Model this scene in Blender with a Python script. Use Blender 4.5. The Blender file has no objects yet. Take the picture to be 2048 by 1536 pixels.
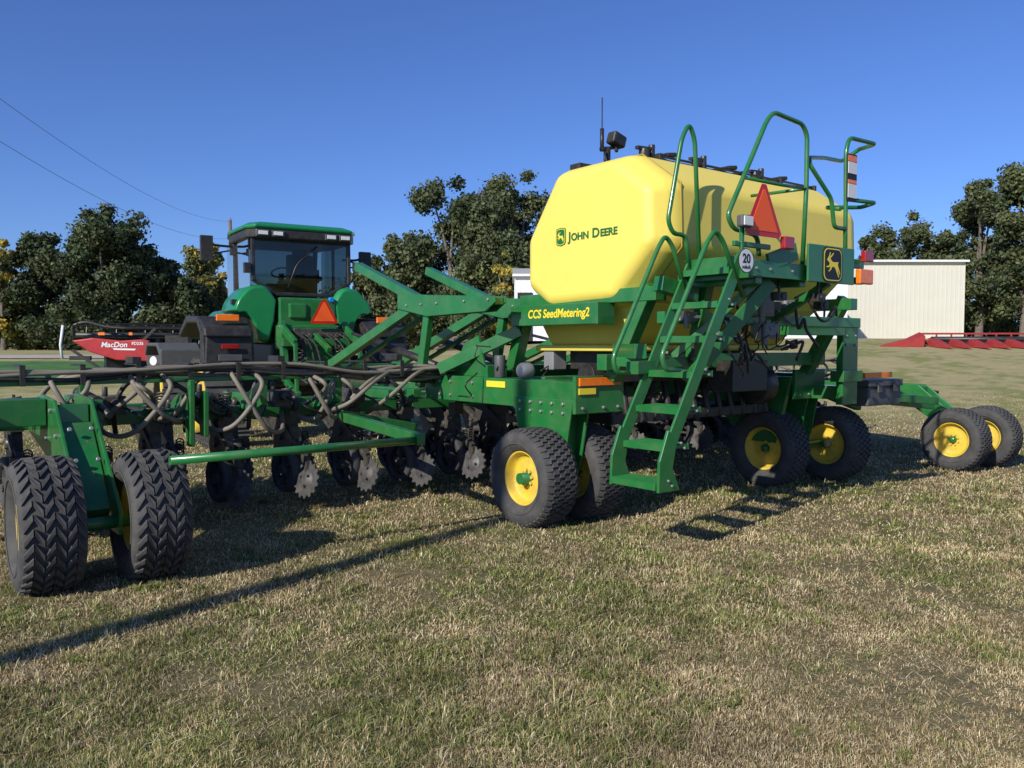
import bpy, math, random
import numpy as np
from mathutils import Vector, Matrix
random.seed(4); np.random.seed(4)
R_=math.radians
scene=bpy.context.scene
scene.view_settings.view_transform='Standard'; scene.view_settings.look='None'; scene.view_settings.exposure=0
COL=bpy.context.collection
CAMH=1.6
SUN=Vector((.594,.805,-math.tan(R_(30)))).normalized()   # light travel direction

# ------------------------------------------------------------------ materials
def mat(name,col,rough=.5,metal=0.,var=.12,scale=6.,bump=0.,bscale=80.,dust=0.,dcol=(.30,.24,.15),coat=0.,spec=.5,attr=None,trans=0.):
    m=bpy.data.materials.new(name); m.use_nodes=True
    nt=m.node_tree; N=nt.nodes; L=nt.links
    b=N['Principled BSDF']; b.inputs['Roughness'].default_value=rough; b.inputs['Metallic'].default_value=metal
    b.inputs['Specular IOR Level'].default_value=spec
    if coat: b.inputs['Coat Weight'].default_value=coat; b.inputs['Coat Roughness'].default_value=.12
    tc=N.new('ShaderNodeTexCoord')
    no=N.new('ShaderNodeTexNoise'); no.inputs['Scale'].default_value=scale; no.inputs['Detail'].default_value=5
    L.new(tc.outputs['Object'],no.inputs['Vector'])
    hsv=N.new('ShaderNodeHueSaturation'); hsv.inputs['Color'].default_value=(*col,1)
    if attr:
        at=N.new('ShaderNodeAttribute'); at.attribute_name=attr; L.new(at.outputs['Color'],hsv.inputs['Color'])
    mr=N.new('ShaderNodeMapRange'); mr.inputs[1].default_value=.3; mr.inputs[2].default_value=.7
    mr.inputs[3].default_value=1-var; mr.inputs[4].default_value=1+var
    L.new(no.outputs['Fac'],mr.inputs[0]); L.new(mr.outputs[0],hsv.inputs['Value'])
    out=hsv.outputs['Color']
    if dust:
        n2=N.new('ShaderNodeTexNoise'); n2.inputs['Scale'].default_value=scale*2.3; n2.inputs['Detail'].default_value=8; n2.inputs['Roughness'].default_value=.7
        L.new(tc.outputs['Object'],n2.inputs['Vector'])
        r2=N.new('ShaderNodeMapRange'); r2.inputs[1].default_value=.42; r2.inputs[2].default_value=.75; r2.inputs[3].default_value=dust*.15; r2.inputs[4].default_value=dust
        L.new(n2.outputs['Fac'],r2.inputs[0])
        mx=N.new('ShaderNodeMixRGB'); mx.inputs[2].default_value=(*dcol,1)
        L.new(r2.outputs[0],mx.inputs[0]); L.new(out,mx.inputs[1]); out=mx.outputs[0]
        rr=N.new('ShaderNodeMath'); rr.operation='MULTIPLY_ADD'; rr.inputs[1].default_value=.5; rr.inputs[2].default_value=rough; L.new(r2.outputs[0],rr.inputs[0]); L.new(rr.outputs[0],b.inputs['Roughness'])
    L.new(out,b.inputs['Base Color'])
    if bump:
        n3=N.new('ShaderNodeTexNoise'); n3.inputs['Scale'].default_value=bscale; L.new(tc.outputs['Object'],n3.inputs['Vector'])
        bp=N.new('ShaderNodeBump'); bp.inputs['Strength'].default_value=bump; bp.inputs['Distance'].default_value=.01
        L.new(n3.outputs['Fac'],bp.inputs['Height']); L.new(bp.outputs[0],b.inputs['Normal'])
    if trans:
        t=N.new('ShaderNodeBsdfTranslucent'); L.new(out,t.inputs['Color'])
        ms=N.new('ShaderNodeMixShader'); ms.inputs[0].default_value=trans
        L.new(b.outputs[0],ms.inputs[1]); L.new(t.outputs[0],ms.inputs[2]); L.new(ms.outputs[0],N['Material Output'].inputs['Surface'])
    return m
GREEN=mat('green_paint',(.006,.150,.030),.30,var=.14,dust=.18,coat=.35,scale=3)
GREEN2=mat('green_roof_paint',(.010,.21,.06),.3,var=.06,coat=.4)
YEL=mat('tank_yellow',(.88,.70,.12),.45,var=.05,scale=1.2,bump=.10,bscale=14,dust=.14,dcol=(.55,.42,.16))
RIMY=mat('rim_yellow',(.78,.55,.03),.45,var=.1,dust=.75,scale=4,dcol=(.33,.25,.13))
RUB=mat('tyre_rubber',(.042,.042,.044),.75,var=.25,dust=.40,dcol=(.17,.155,.125),scale=4,bump=.15)
BLK=mat('black_plastic',(.014,.014,.015),.42,var=.2,dust=.15,scale=5)
CAST=mat('black_cast_iron',(.030,.030,.032),.38,var=.25,dust=.35,scale=8)
STEEL=mat('bare_steel',(.45,.44,.42),.35,metal=.7,dust=.3)
BLADE=mat('blade_steel',(.065,.065,.068),.45,metal=.2,dust=.45,scale=8,var=.3,dcol=(.16,.135,.10))
HOSE=mat('ribbed_hose',(.19,.165,.13),.6,var=.18,dust=.25)
RED=mat('header_red',(.42,.018,.02),.35,coat=.3,dust=.08)
RED2=mat('old_header_red',(.33,.018,.02),.5,dust=.2)
LRED=mat('lamp_red',(.32,.006,.006),.2,coat=.6)
ORG=mat('fluorescent_orange',(1.0,.12,.012),.5,var=.03)
ORG2=mat('amber_reflector',(.95,.20,.01),.25,var=.15,scale=40,coat=.5)
SMVR=mat('smv_red_border',(.55,.015,.01),.3)
WHT=mat('white_paint',(.75,.75,.73),.5,var=.04)
YLET=mat('yellow_letter',(.88,.68,.04),.45,var=.02)
GLET=mat('green_letter',(.008,.14,.03),.45,var=.02)
KLET=mat('black_letter',(.01,.01,.01),.5,var=.02)
GREY=mat('grey_plastic',(.075,.078,.08),.5,var=.1,dust=.1)
LGREY=mat('light_grey_casting',(.22,.23,.24),.5,var=.15,dust=.2)
CREAM=mat('cream_siding',(.66,.63,.52),.5,var=.03,scale=1)
WSID=mat('white_siding',(.78,.79,.80),.45,var=.03,scale=1)
ROOF=mat('roof_metal',(.5,.5,.48),.4,var=.05)
SHADEIN=mat('dark_opening',(.02,.02,.022),.8)
BARK=mat('bark',(.15,.125,.10),.9,var=.3,scale=3,bump=.6,bscale=12)
WOOD=mat('pole_wood',(.16,.12,.09),.9,var=.25,scale=3)
LEAF=mat('leaves',(.05,.07,.02),.6,var=.15,scale=1,attr='Col',trans=.22,spec=.3)
GRASSB=mat('grass_blades',(.3,.26,.12),.7,var=.1,scale=2,attr='Col',trans=.22,spec=.25)
HUBC=mat('hub_cream',(.5,.42,.18),.5,dust=.5,scale=8)
BLUEC=mat('blue_cap',(.02,.2,.6),.4)
def glassmat(name,tint,op):
    m=bpy.data.materials.new(name); m.use_nodes=True; nt=m.node_tree; N=nt.nodes; L=nt.links; N.clear()
    o=N.new('ShaderNodeOutputMaterial'); t=N.new('ShaderNodeBsdfTransparent'); t.inputs[0].default_value=(*tint,1)
    g=N.new('ShaderNodeBsdfGlossy'); g.inputs['Roughness'].default_value=.03; g.inputs[0].default_value=(.9,.9,.9,1)
    lw=N.new('ShaderNodeFresnel'); lw.inputs[0].default_value=1.5
    n=N.new('ShaderNodeTexNoise'); n.inputs['Scale'].default_value=3
    ad=N.new('ShaderNodeMath'); ad.operation='MULTIPLY_ADD'; ad.inputs[1].default_value=op; 
    L.new(n.outputs['Fac'],ad.inputs[0]); L.new(lw.outputs[0],ad.inputs[2])
    ms=N.new('ShaderNodeMixShader'); L.new(ad.outputs[0],ms.inputs[0]); L.new(t.outputs[0],ms.inputs[1]); L.new(g.outputs[0],ms.inputs[2]); L.new(ms.outputs[0],o.inputs[0]); return m
GLASS=glassmat('cab_glass',(.27,.33,.31),.03)

# ------------------------------------------------------------------ mesh builder
def fillet(pts,r,n=5,closed=False):
    P=[Vector(p) for p in pts]; out=[]
    for i,p in enumerate(P):
        if not closed and (i==0 or i==len(P)-1): out.append(p); continue
        a=P[i-1]-p; b=P[(i+1)%len(P)]-p
        d=min(r,a.length*.45,b.length*.45)
        s=p+a.normalized()*d; e=p+b.normalized()*d
        for k in range(n+1):
            t=k/n; out.append(s*(1-t)**2+p*2*t*(1-t)+e*t*t)
    return out
class MB:
    def __init__(s): s.v=[]; s.f=[]; s.m=[]; s.s=[]
    def add(s,vs,fs,m=0,sm=False):
        o=len(s.v); s.v+= [tuple(v) for v in vs]
        for f in fs: s.f.append([i+o for i in f]); s.m.append(m); s.s.append(sm)
        return s
    def box(s,c,d,R=None,m=0,taper=None):
        c=Vector(c); x,y,z=[q/2 for q in d]; vs=[]
        for k,(i,j,l) in enumerate([(-1,-1,-1),(1,-1,-1),(1,1,-1),(-1,1,-1),(-1,-1,1),(1,-1,1),(1,1,1),(-1,1,1)]):
            v=Vector((i*x,j*y,l*z)); 
            if R is not None: v=R@v
            vs.append(c+v)
        return s.add(vs,[(0,3,2,1),(4,5,6,7),(0,1,5,4),(1,2,6,5),(2,3,7,6),(3,0,4,7)],m)
    def bx(s,x0,x1,y0,y1,z0,z1,m=0): return s.box(((x0+x1)/2,(y0+y1)/2,(z0+z1)/2),(abs(x1-x0),abs(y1-y0),abs(z1-z0)),m=m)
    def beam(s,p0,p1,w,h,up=(0,0,1),m=0):
        p0=Vector(p0);p1=Vector(p1);d=p1-p0;L=d.length;d.normalize();u=Vector(up)
        x=d.cross(u)
        if x.length<1e-4: x=d.cross(Vector((0,1,0)))
        x.normalize(); z=x.cross(d)
        R=Matrix((x,d,z)).transposed()
        return s.box((p0+p1)/2,(w,L,h),R,m)
    def cyl(s,p0,p1,r,n=14,r2=None,m=0,cap=True):
        p0=Vector(p0);p1=Vector(p1);d=(p1-p0).normalized(); r2=r if r2 is None else r2
        a=d.orthogonal().normalized(); b=d.cross(a); vs=[]
        for p,q in((p0,r),(p1,r2)):
            for i in range(n):
                t=2*math.pi*i/n; vs.append(p+(a*math.cos(t)+b*math.sin(t))*q)
        fs=[(i,(i+1)%n,n+(i+1)%n,n+i) for i in range(n)]
        s.add(vs,fs,m,n>6)
        if cap:
            s.add(vs,[tuple(range(n-1,-1,-1)),tuple(range(n,2*n))],m)
        return s
    def tube(s,pts,r,n=8,m=0,cap=True):
        P=[Vector(p) for p in pts]; a=None; vs=[]
        for i,p in enumerate(P):
            d=(P[min(i+1,len(P)-1)]-P[max(i-1,0)]).normalized()
            if a is None: a=d.orthogonal().normalized()
            a=(a-d*a.dot(d)).normalized(); b=d.cross(a)
            for k in range(n):
                t=2*math.pi*k/n; vs.append(p+(a*math.cos(t)+b*math.sin(t))*r)
        fs=[(i*n+k,i*n+(k+1)%n,(i+1)*n+(k+1)%n,(i+1)*n+k) for i in range(len(P)-1) for k in range(n)]
        s.add(vs,fs,m,True)
        if cap: s.add(vs,[tuple(range(n-1,-1,-1)),tuple(range((len(P)-1)*n,len(P)*n))],m)
        return s
    def prism(s,poly,ax,lo,hi,m=0):
        n=len(poly); vs=[]
        for q in (lo,hi):
            for a,b in poly:
                vs.append({'x':(q,a,b),'y':(a,q,b),'z':(a,b,q)}[ax])
        return s.add(vs,[tuple(range(n)),tuple(range(2*n-1,n-1,-1))]+[(i,i+n,(i+1)%n+n,(i+1)%n) for i in range(n)],m)
    def rev(s,prof,c=(0,0,0),n=32,m=0,ax='x',sm=True):
        vs=[]
        for x,r in prof:
            for i in range(n):
                t=2*math.pi*i/n; p=(x,r*math.cos(t),r*math.sin(t)) if ax=='x' else (r*math.cos(t),r*math.sin(t),x)
                vs.append((p[0]+c[0],p[1]+c[1],p[2]+c[2]))
        k=len(prof)
        return s.add(vs,[(i*n+j,i*n+(j+1)%n,(i+1)*n+(j+1)%n,(i+1)*n+j) for i in range(k-1) for j in range(n)],m,sm)
    def bolts(s,pts,axis,r=.014,h=.014,m=0):
        for p in pts:
            p=Vector(p)-Vector(axis)*.004; s.cyl(p,p+Vector(axis)*(h+.004),r,6,m=m)
        return s
    def mesh(s,name):
        me=bpy.data.meshes.new(name); me.from_pydata(s.v,[],s.f); me.polygons.foreach_set('material_index',s.m); me.polygons.foreach_set('use_smooth',s.s)
        me.validate(); me.update()
        import bmesh
        bm=bmesh.new(); bm.from_mesh(me); bmesh.ops.remove_doubles(bm,verts=bm.verts,dist=1e-5); bmesh.ops.recalc_face_normals(bm,faces=bm.faces); bm.to_mesh(me); bm.free()
        return me
    def obj(s,name,mats,parent=None,bevel=0,loc=None,label=None):
        me=s.mesh(name)
        for q in (mats if isinstance(mats,(list,tuple)) else [mats]): me.materials.append(q)
        return mk(name,me,parent,bevel,loc,label)
def mk(name,me,parent=None,bevel=0,loc=None,label=None):
    o=bpy.data.objects.new(name,me); COL.objects.link(o)
    if parent: o.parent=parent
    if loc: o.location=loc
    if bevel:
        b=o.modifiers.new('bevel','BEVEL'); b.width=bevel; b.segments=2; b.limit_method='ANGLE'; b.angle_limit=R_(35)
    if label: o['label']=label
    return o
def top(o,label,cat,group=None):
    o['label']=label; o['category']=cat
    if group: o['group']=group
    return o
def empty(name,loc=(0,0,0),rz=0,parent=None):
    o=bpy.data.objects.new(name,None); COL.objects.link(o); o.location=loc; o.rotation_euler=(0,0,rz); o.empty_display_size=.3
    if parent: o.parent=parent
    return o
def text(name,body,size,org,xd,yd,m,parent,extr=.001,sx=1.,bold=0.,align='LEFT',shear=0):
    cu=bpy.data.curves.new(name,'FONT'); cu.body=body; cu.size=size; cu.extrude=extr; cu.offset=bold; cu.align_x=align; cu.shear=shear
    t=bpy.data.objects.new('tmp',cu); COL.objects.link(t); bpy.context.view_layer.update()
    me=bpy.data.meshes.new_from_object(t.evaluated_get(bpy.context.evaluated_depsgraph_get()))
    bpy.data.objects.remove(t); me.materials.clear(); me.materials.append(m)
    xd=Vector(xd).normalized(); yd=Vector(yd).normalized(); zd=xd.cross(yd)
    M=Matrix((xd*sx,yd,zd)).transposed().to_4x4(); M.translation=Vector(org)
    me.transform(M); return mk(name,me,parent)
DEER=[(.12,.66),(.20,.60),(.27,.58),(.30,.50),(.22,.45),(.10,.43),(.09,.39),(.24,.39),(.36,.43),(.33,.34),(.22,.27),(.25,.24),(.38,.31),(.46,.42),(.60,.42),(.70,.32),(.80,.18),(.88,.06),(.92,.08),(.84,.24),(.80,.35),(.90,.25),(.96,.16),(.98,.20),(.90,.36),(.84,.46),(.82,.54),(.87,.60),(.80,.61),(.66,.59),(.47,.60),(.38,.66),(.33,.74),(.42,.77),(.55,.90),(.51,.92),(.40,.82),(.30,.79),(.35,.92),(.31,.93),(.26,.80),(.20,.73)]
def flat(name,poly,org,xd,yd,h,m,parent):
    xd=Vector(xd);yd=Vector(yd);zd=xd.cross(yd);o=Vector(org);n=len(poly)
    vs=[o+xd*a+yd*b for a,b in poly]+[o+xd*a+yd*b+zd*h for a,b in poly]
    b=MB(); b.add(vs,[tuple(range(n,2*n)),tuple(range(n-1,-1,-1))]+[(i,(i+1)%n,(i+1)%n+n,i+n) for i in range(n)])
    return b.obj(name,m,parent)
def rrect(w,h,r,n=4):
    P=[]
    for cx,cy,a0 in((w/2-r,h/2-r,0),(-w/2+r,h/2-r,90),(-w/2+r,-h/2+r,180),(w/2-r,-h/2+r,270)):
        for k in range(n+1):
            t=R_(a0+90*k/n); P.append((cx+r*math.cos(t),cy+r*math.sin(t)))
    return P
def shield(w,h):
    return [(x*w,y*h) for x,y in [(-.42,-.42),(0,-.5),(.42,-.42),(.5,-.3),(.5,.38),(.42,.47),(0,.5),(-.42,.47),(-.5,.38),(-.5,-.3)]]

# ------------------------------------------------------------------ terrain
def sst(a,b,x):
    t=np.clip((x-a)/(b-a),0,1); return t*t*(3-2*t)
def gz(x,y):
    x=np.asarray(x,float); y=np.asarray(y,float)
    zm=1.2+.75*sst(-10,10,x)
    z=sst(11,45,y)*zm
    z=z-.11*np.exp(-(((x-6.6)/2.2)**2+((y-11.4)/2.)**2))
    return z
def gzf(x,y): return float(gz(x,y))
_g=[np.random.RandomState(50+i).rand(257,257) for i in range(3)]
def vnoise(x,y,s,i=0):
    x=(x*s+1000)%256; y=(y*s+1000)%256; xi=x.astype(int); yi=y.astype(int); fx=x-xi; fy=y-yi
    fx=fx*fx*(3-2*fx); fy=fy*fy*(3-2*fy); G=_g[i]
    return (G[yi,xi]*(1-fx)+G[yi,xi+1]*fx)*(1-fy)+(G[yi+1,xi]*(1-fx)+G[yi+1,xi+1]*fx)*fy
def patch(x,y):   # 0 dry .. 1 green
    n=.32*vnoise(x,y,.55,0)+.32*vnoise(x,y,2.1,1)+.36*vnoise(x,y,7.5,2)
    return np.clip((n-.48)/.20,0,1)
def grid(name,xs,ys,dz,m,paint=False):
    X,Y=np.meshgrid(xs,ys); Z=gz(X,Y)+dz+(.010*np.sin(X*2.1+Y)*np.cos(Y*1.7) if dz==0 else 0)
    v=np.stack([X,Y,Z],-1).reshape(-1,3); nx=len(xs); ny=len(ys)
    f=[(j*nx+i,j*nx+i+1,(j+1)*nx+i+1,(j+1)*nx+i) for j in range(ny-1) for i in range(nx-1)]
    me=bpy.data.meshes.new(name); me.from_pydata(v.tolist(),[],f); me.polygons.foreach_set('use_smooth',[True]*len(f)); me.materials.append(m)
    if paint:
        p=patch(X,Y).reshape(-1); cc=np.ones((len(p),4),np.float32); cc[:,:3]=p[:,None]
        ca=me.color_attributes.new('Patch','FLOAT_COLOR','POINT'); ca.data.foreach_set('color',cc.reshape(-1))
        q=(.42+.58*sst(11,19,Y)).reshape(-1); c2=np.ones((len(q),4),np.float32); c2[:,:3]=q[:,None]  # near ground darkened: bare soil plus painted shade between blades
        cb=me.color_attributes.new('Thatch','FLOAT_COLOR','POINT'); cb.data.foreach_set('color',c2.reshape(-1))
    return mk(name,me)
def groundmat():
    m=bpy.data.materials.new('mown_grass_ground'); m.use_nodes=True; nt=m.node_tree; N=nt.nodes; L=nt.links; b=N['Principled BSDF']
    b.inputs['Roughness'].default_value=.9; b.inputs['Specular IOR Level'].default_value=.15
    tc=N.new('ShaderNodeTexCoord')
    def noise(s,d=6,r=.6):
        n=N.new('ShaderNodeTexNoise'); n.inputs['Scale'].default_value=s; n.inputs['Detail'].default_value=d; n.inputs['Roughness'].default_value=r; L.new(tc.outputs['Object'],n.inputs['Vector']); return n
    n2=noise(2.5,10,.85); n3=noise(35,5,.7)
    at=N.new('ShaderNodeAttribute'); at.attribute_name='Patch'; a2=N.new('ShaderNodeAttribute'); a2.attribute_name='Thatch'
    r1=N.new('ShaderNodeValToRGB'); r1.color_ramp.elements[0].position=.30; r1.color_ramp.elements[0].color=(.43,.35,.18,1)
    r1.color_ramp.elements[1].position=.68; r1.color_ramp.elements[1].color=(.24,.25,.085,1)
    mixn=N.new('ShaderNodeMath'); mixn.operation='MULTIPLY_ADD'; mixn.inputs[1].default_value=.38
    hlf=N.new('ShaderNodeMath'); hlf.operation='MULTIPLY'; hlf.inputs[1].default_value=.72
    L.new(n2.outputs['Fac'],hlf.inputs[0]); L.new(at.outputs['Fac'],mixn.inputs[0]); L.new(hlf.outputs[0],mixn.inputs[2]); L.new(mixn.outputs[0],r1.inputs[0])
    h=N.new('ShaderNodeHueSaturation'); mr=N.new('ShaderNodeMapRange'); mr.inputs[1].default_value=.3; mr.inputs[2].default_value=.7; mr.inputs[3].default_value=.55; mr.inputs[4].default_value=1.4
    ml=N.new('ShaderNodeMath'); ml.operation='MULTIPLY'
    L.new(n3.outputs['Fac'],mr.inputs[0]); L.new(mr.outputs[0],ml.inputs[0]); L.new(a2.outputs['Fac'],ml.inputs[1]); L.new(ml.outputs[0],h.inputs['Value']); L.new(r1.outputs[0],h.inputs['Color']); L.new(h.outputs[0],b.inputs['Base Color'])
    bp=N.new('ShaderNodeBump'); bp.inputs['Distance'].default_value=.02; bp.inputs['Strength'].default_value=.6; L.new(n3.outputs['Fac'],bp.inputs['Height']); L.new(bp.outputs[0],b.inputs['Normal'])
    return m
xs=np.concatenate([-np.geomspace(25,450,18)[::-1],np.linspace(-24,24,193),np.geomspace(25,450,18)])
ys=np.concatenate([np.linspace(-60,0,12)[:-1],np.linspace(0,50,200)[:-1],np.geomspace(50,700,40)])
g=grid('ground',xs,ys,0,groundmat(),True); g['kind']='structure'
fieldm=mat('green_crop',(.055,.15,.02),.8,var=.35,scale=1.5,bump=.5,bscale=10)
g2=grid('field',np.linspace(-60,-12.5,30),np.linspace(25,34,12),.03,fieldm); g2['kind']='structure'
roadm=mat('gravel',(.42,.37,.30),.9,var=.12,scale=2,bump=.4,bscale=20)
g3=grid('gravel_road',np.linspace(-90,-13,40),np.linspace(36,39,6),.035,roadm); g3['kind']='structure'

# grass blades (one object)
def grass():
    N1=660000
    u=np.random.rand(N1); d0,d1=2.5,21.
    k=.8; D=(d0**-k+u*(d1**-k-d0**-k))**(-1/k)
    X=(np.random.rand(N1)*2-1)*(.68*D+.7)
    pn=patch(X,D)
    sc=np.clip(D/4.,.8,3.2)
    cl=vnoise(X,D,11.,1)*.5+vnoise(X,D,31.,2)*.5
    fade=np.clip((21.-D)/6.,.3,1)
    hgt=np.random.uniform(.008,.036,N1)*(.75+.25*sc)*(.85+.45*pn)*(.12+2.3*cl**1.8)*fade
    lean=np.abs(np.random.normal(.85,.45,N1))
    w=np.random.uniform(.0011,.0026,N1)*sc
    tint=np.zeros(N1)
    NT=900; per=55; td=(d0**-.6+np.random.rand(NT)*(15**-.6-d0**-.6))**(-1/.6); tx=(np.random.rand(NT)*2-1)*(.68*td+.5)
    keep=patch(tx,td)+np.random.rand(NT)*.7>.5; td=td[keep];tx=tx[keep]; NT=len(td)
    ti=np.repeat(np.arange(NT),per); M=len(ti); rr=np.random.rand(NT)*.07+.015
    X=np.concatenate([X,tx[ti]+np.random.normal(0,1,M)*rr[ti]]); D=np.concatenate([D,td[ti]+np.random.normal(0,1,M)*rr[ti]])
    hgt=np.concatenate([hgt,np.random.uniform(.018,.05,M)]); lean=np.concatenate([lean,np.abs(np.random.normal(.7,.4,M))]); w=np.concatenate([w,np.random.uniform(.0016,.0034,M)*np.clip(D[N1:]/4,.8,3)])
    N=N1+M; tint=np.concatenate([tint,np.ones(M)]); pn=patch(X,D)
    ns=22000; si=np.random.choice(N1,ns,replace=False); hgt[si]=np.random.uniform(.04,.12,ns); lean[si]=1.36
    ang=np.random.rand(N)*2*np.pi
    Z=gz(X,D); dx=np.cos(ang);dy=np.sin(ang)
    rot=np.random.rand(N)*np.pi*2; rot[si]=ang[si]+np.pi/2; px=np.cos(rot);py=np.sin(rot)
    b0=np.stack([X-px*w,D-py*w,Z-.004],-1); b1=np.stack([X+px*w,D+py*w,Z-.004],-1)
    hx=hgt*np.sin(np.clip(lean,0,1.45)); hz=hgt*np.cos(np.clip(lean,0,1.45))+.004
    m0=np.stack([X+dx*hx*.4-px*w*.8,D+dy*hx*.4-py*w*.8,Z+hz*.65],-1); m1=np.stack([X+dx*hx*.4+px*w*.8,D+dy*hx*.4+py*w*.8,Z+hz*.65],-1)
    tp=np.stack([X+dx*hx*1.2,D+dy*hx*1.2,Z+hz],-1)
    V=np.stack([b0,b1,m1,m0,tp],1).reshape(-1,3).astype(np.float32)
    base=np.arange(N)*5
    loops=np.stack([base,base+1,base+2,base+3,base+3,base+2,base+4],1).reshape(-1)
    ls=np.stack([np.arange(N)*7,np.arange(N)*7+4],1).reshape(-1)
    me=bpy.data.meshes.new('grass'); me.vertices.add(N*5); me.vertices.foreach_set('co',V.reshape(-1))
    me.loops.add(N*7); me.loops.foreach_set('vertex_index',loops.astype(np.int32))
    me.polygons.add(N*2); me.polygons.foreach_set('loop_start',ls.astype(np.int32)); me.polygons.foreach_set('loop_total',np.tile([4,3],N).astype(np.int32))
    me.update(calc_edges=True)
    gp=np.random.rand(N)<np.clip(.07+.55*pn+tint*.85,0,1)
    gp[si]=False
    tan=np.array([.60,.47,.25]);pale=np.array([.82,.70,.45]);brn=np.array([.34,.22,.115]);gr=np.array([.17,.21,.05]);gr2=np.array([.33,.34,.11])
    r=np.random.rand(N)[:,None]; c=np.where(r<.50,tan,np.where(r<.76,pale,brn)); cg=np.where(r<.5,gr,gr2)
    c=np.where(gp[:,None],cg,c)*np.random.uniform(.7,1.25,(N,1))*(.75+.5*vnoise(X,D,3.1,0))[:,None]
    ca=me.color_attributes.new('Col','FLOAT_COLOR','POINT')
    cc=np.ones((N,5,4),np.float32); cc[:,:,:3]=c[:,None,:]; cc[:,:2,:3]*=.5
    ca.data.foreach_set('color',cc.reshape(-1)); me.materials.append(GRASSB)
    o=mk('grass',me); o['kind']='stuff'; o['label']='short dry mown grass with green patches'; o['category']='grass'
grass()

# ------------------------------------------------------------------ trees
def leafmesh(name,C,Rr,per,ls,cols,flat_=.75):
    nl=len(C); M=nl*per
    d=np.random.normal(size=(M,3)); d/=np.linalg.norm(d,axis=1)[:,None]
    rad=np.random.rand(M)**.5
    ci=np.repeat(np.arange(nl),per); rr=np.asarray(Rr)[ci]
    P=np.asarray(C)[ci]+d*(rad*rr)[:,None]*np.array([1,1,flat_])+np.random.normal(0,.24,(M,3))*rr[:,None]
    n=d+np.random.normal(0,.6,(M,3)); n/=np.linalg.norm(n,axis=1)[:,None]
    a=np.cross(n,np.random.normal(size=(M,3))); a/=np.linalg.norm(a,axis=1)[:,None]; b=np.cross(n,a)
    s=np.random.uniform(.6,1.3,M)[:,None]*ls; a=a*s; b=b*s*.6
    V=np.stack([P-a,P-b,P+a,P+b],1).reshape(-1,3).astype(np.float32)
    me=bpy.data.meshes.new(name); me.vertices.add(M*4); me.vertices.foreach_set('co',V.reshape(-1)); me.loops.add(M*4); me.loops.foreach_set('vertex_index',np.arange(M*4,dtype=np.int32))
    me.polygons.add(M); me.polygons.foreach_set('loop_start',(np.arange(M)*4).astype(np.int32)); me.polygons.foreach_set('loop_total',np.full(M,4,np.int32)); me.update(calc_edges=True)
    cl=np.asarray(cols)[np.random.randint(0,len(cols),nl)]*np.random.uniform(.75,1.25,(nl,1))
    c=cl[ci]*np.random.uniform(.7,1.35,(M,1))*(.55+.5*rad)[:,None]  # leaves toward each clump centre coloured darker, as inner shade
    cc=np.ones((M,4,4),np.float32); cc[:,:,:3]=c[:,None,:]
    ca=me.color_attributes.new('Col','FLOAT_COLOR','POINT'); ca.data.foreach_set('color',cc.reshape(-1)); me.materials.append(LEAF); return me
DK=[(.062,.088,.036),(.075,.098,.040),(.088,.108,.046)]
MD=[(.105,.125,.050),(.130,.148,.058),(.090,.110,.046)]
YG=[(.36,.31,.06),(.26,.26,.06),(.44,.33,.06)]
def tree(px,wpx,ytop,D,cols,label,base=.12,nl=120,per=230,conical=0.,seed=0,ls=.16):
    rs=np.random.RandomState(seed)
    x=(px-1024)/1655*D; z0=gzf(x,D); H=CAMH+(690-ytop)*D/1655-z0; W=wpx*D/1655*1.1
    e=empty('tree',(x,D,z0)); top(e,label,'tree','trees along the field edge')
    C=[];Rr=[]
    nb=15; bo=[]
    for i in range(nb):
        hh=(i+.5)/nb; prof=math.sin(math.pi*min(1,.24+.66*hh))**.5*(1-conical*hh); th=rs.rand()*2+i*2.4; q=.25+.50*rs.rand()
        bo.append((W/2*prof*q*math.cos(th),W/2*prof*q*math.sin(th),H*(base+.06+(.84-base)*hh),W*rs.uniform(.17,.25)*(1-.35*hh)))
    for i in range(nl):
        bx_,by_,bz_,br=bo[rs.randint(nb)]
        v=rs.normal(size=3); v/=np.linalg.norm(v); q=rs.rand()**.4
        C.append((bx_+v[0]*br*q,by_+v[1]*br*q,min(H*.95,max(.4,bz_+v[2]*br*q*.8)))); Rr.append(W*rs.uniform(.045,.11))
    C[0]=(W*.04,0,H-.05*W); Rr[0]=.06*W
    np.random.seed(seed+100)
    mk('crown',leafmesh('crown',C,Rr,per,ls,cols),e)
    b=MB(); tr=.022*H+.06
    pts=[(0,0,-.2),(.01*H,0,.2*H),(-.015*H,.01*H,.45*H),(.01*H,0,.75*H)]
    for i in range(3): b.cyl(pts[i],pts[i+1],tr*(1-.27*i),10,tr*(1-.27*(i+1)),cap=False)
    for q in bo[::2]:
        c=Vector(q[:3]); s=Vector((0,0,max(.12*H,c.z*.5))); b.cyl(s,(s+c)/2+Vector((0,0,.03*H)),tr*.42,6,tr*.28,cap=False); b.cyl((s+c)/2+Vector((0,0,.03*H)),c,tr*.28,6,tr*.12,cap=False)
    for i in range(1,26):
        c=Vector(C[i]); s=min((Vector(q[:3]) for q in bo),key=lambda v:(v-c).length); b.cyl(s,c,tr*.12,5,tr*.05,cap=False)
    b.obj('trunk',BARK,e)
T=tree
T(8,120,482,64,YG+MD,'yellowing autumn tree at the field edge',seed=1,base=.02)
T(105,200,470,66,DK,'dense dark green tree at the field edge',seed=2,base=.0,nl=150)
T(212,240,412,62,DK,'tall dark evergreen tree at the field edge',seed=3,base=.0,conical=.3,nl=180)
T(315,170,515,64,DK,'dark green bushy tree at the field edge',seed=4,base=.0,nl=130)
T(425,130,490,74,YG+MD,'yellow-green tree in early autumn colour',seed=5,base=.0)
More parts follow.
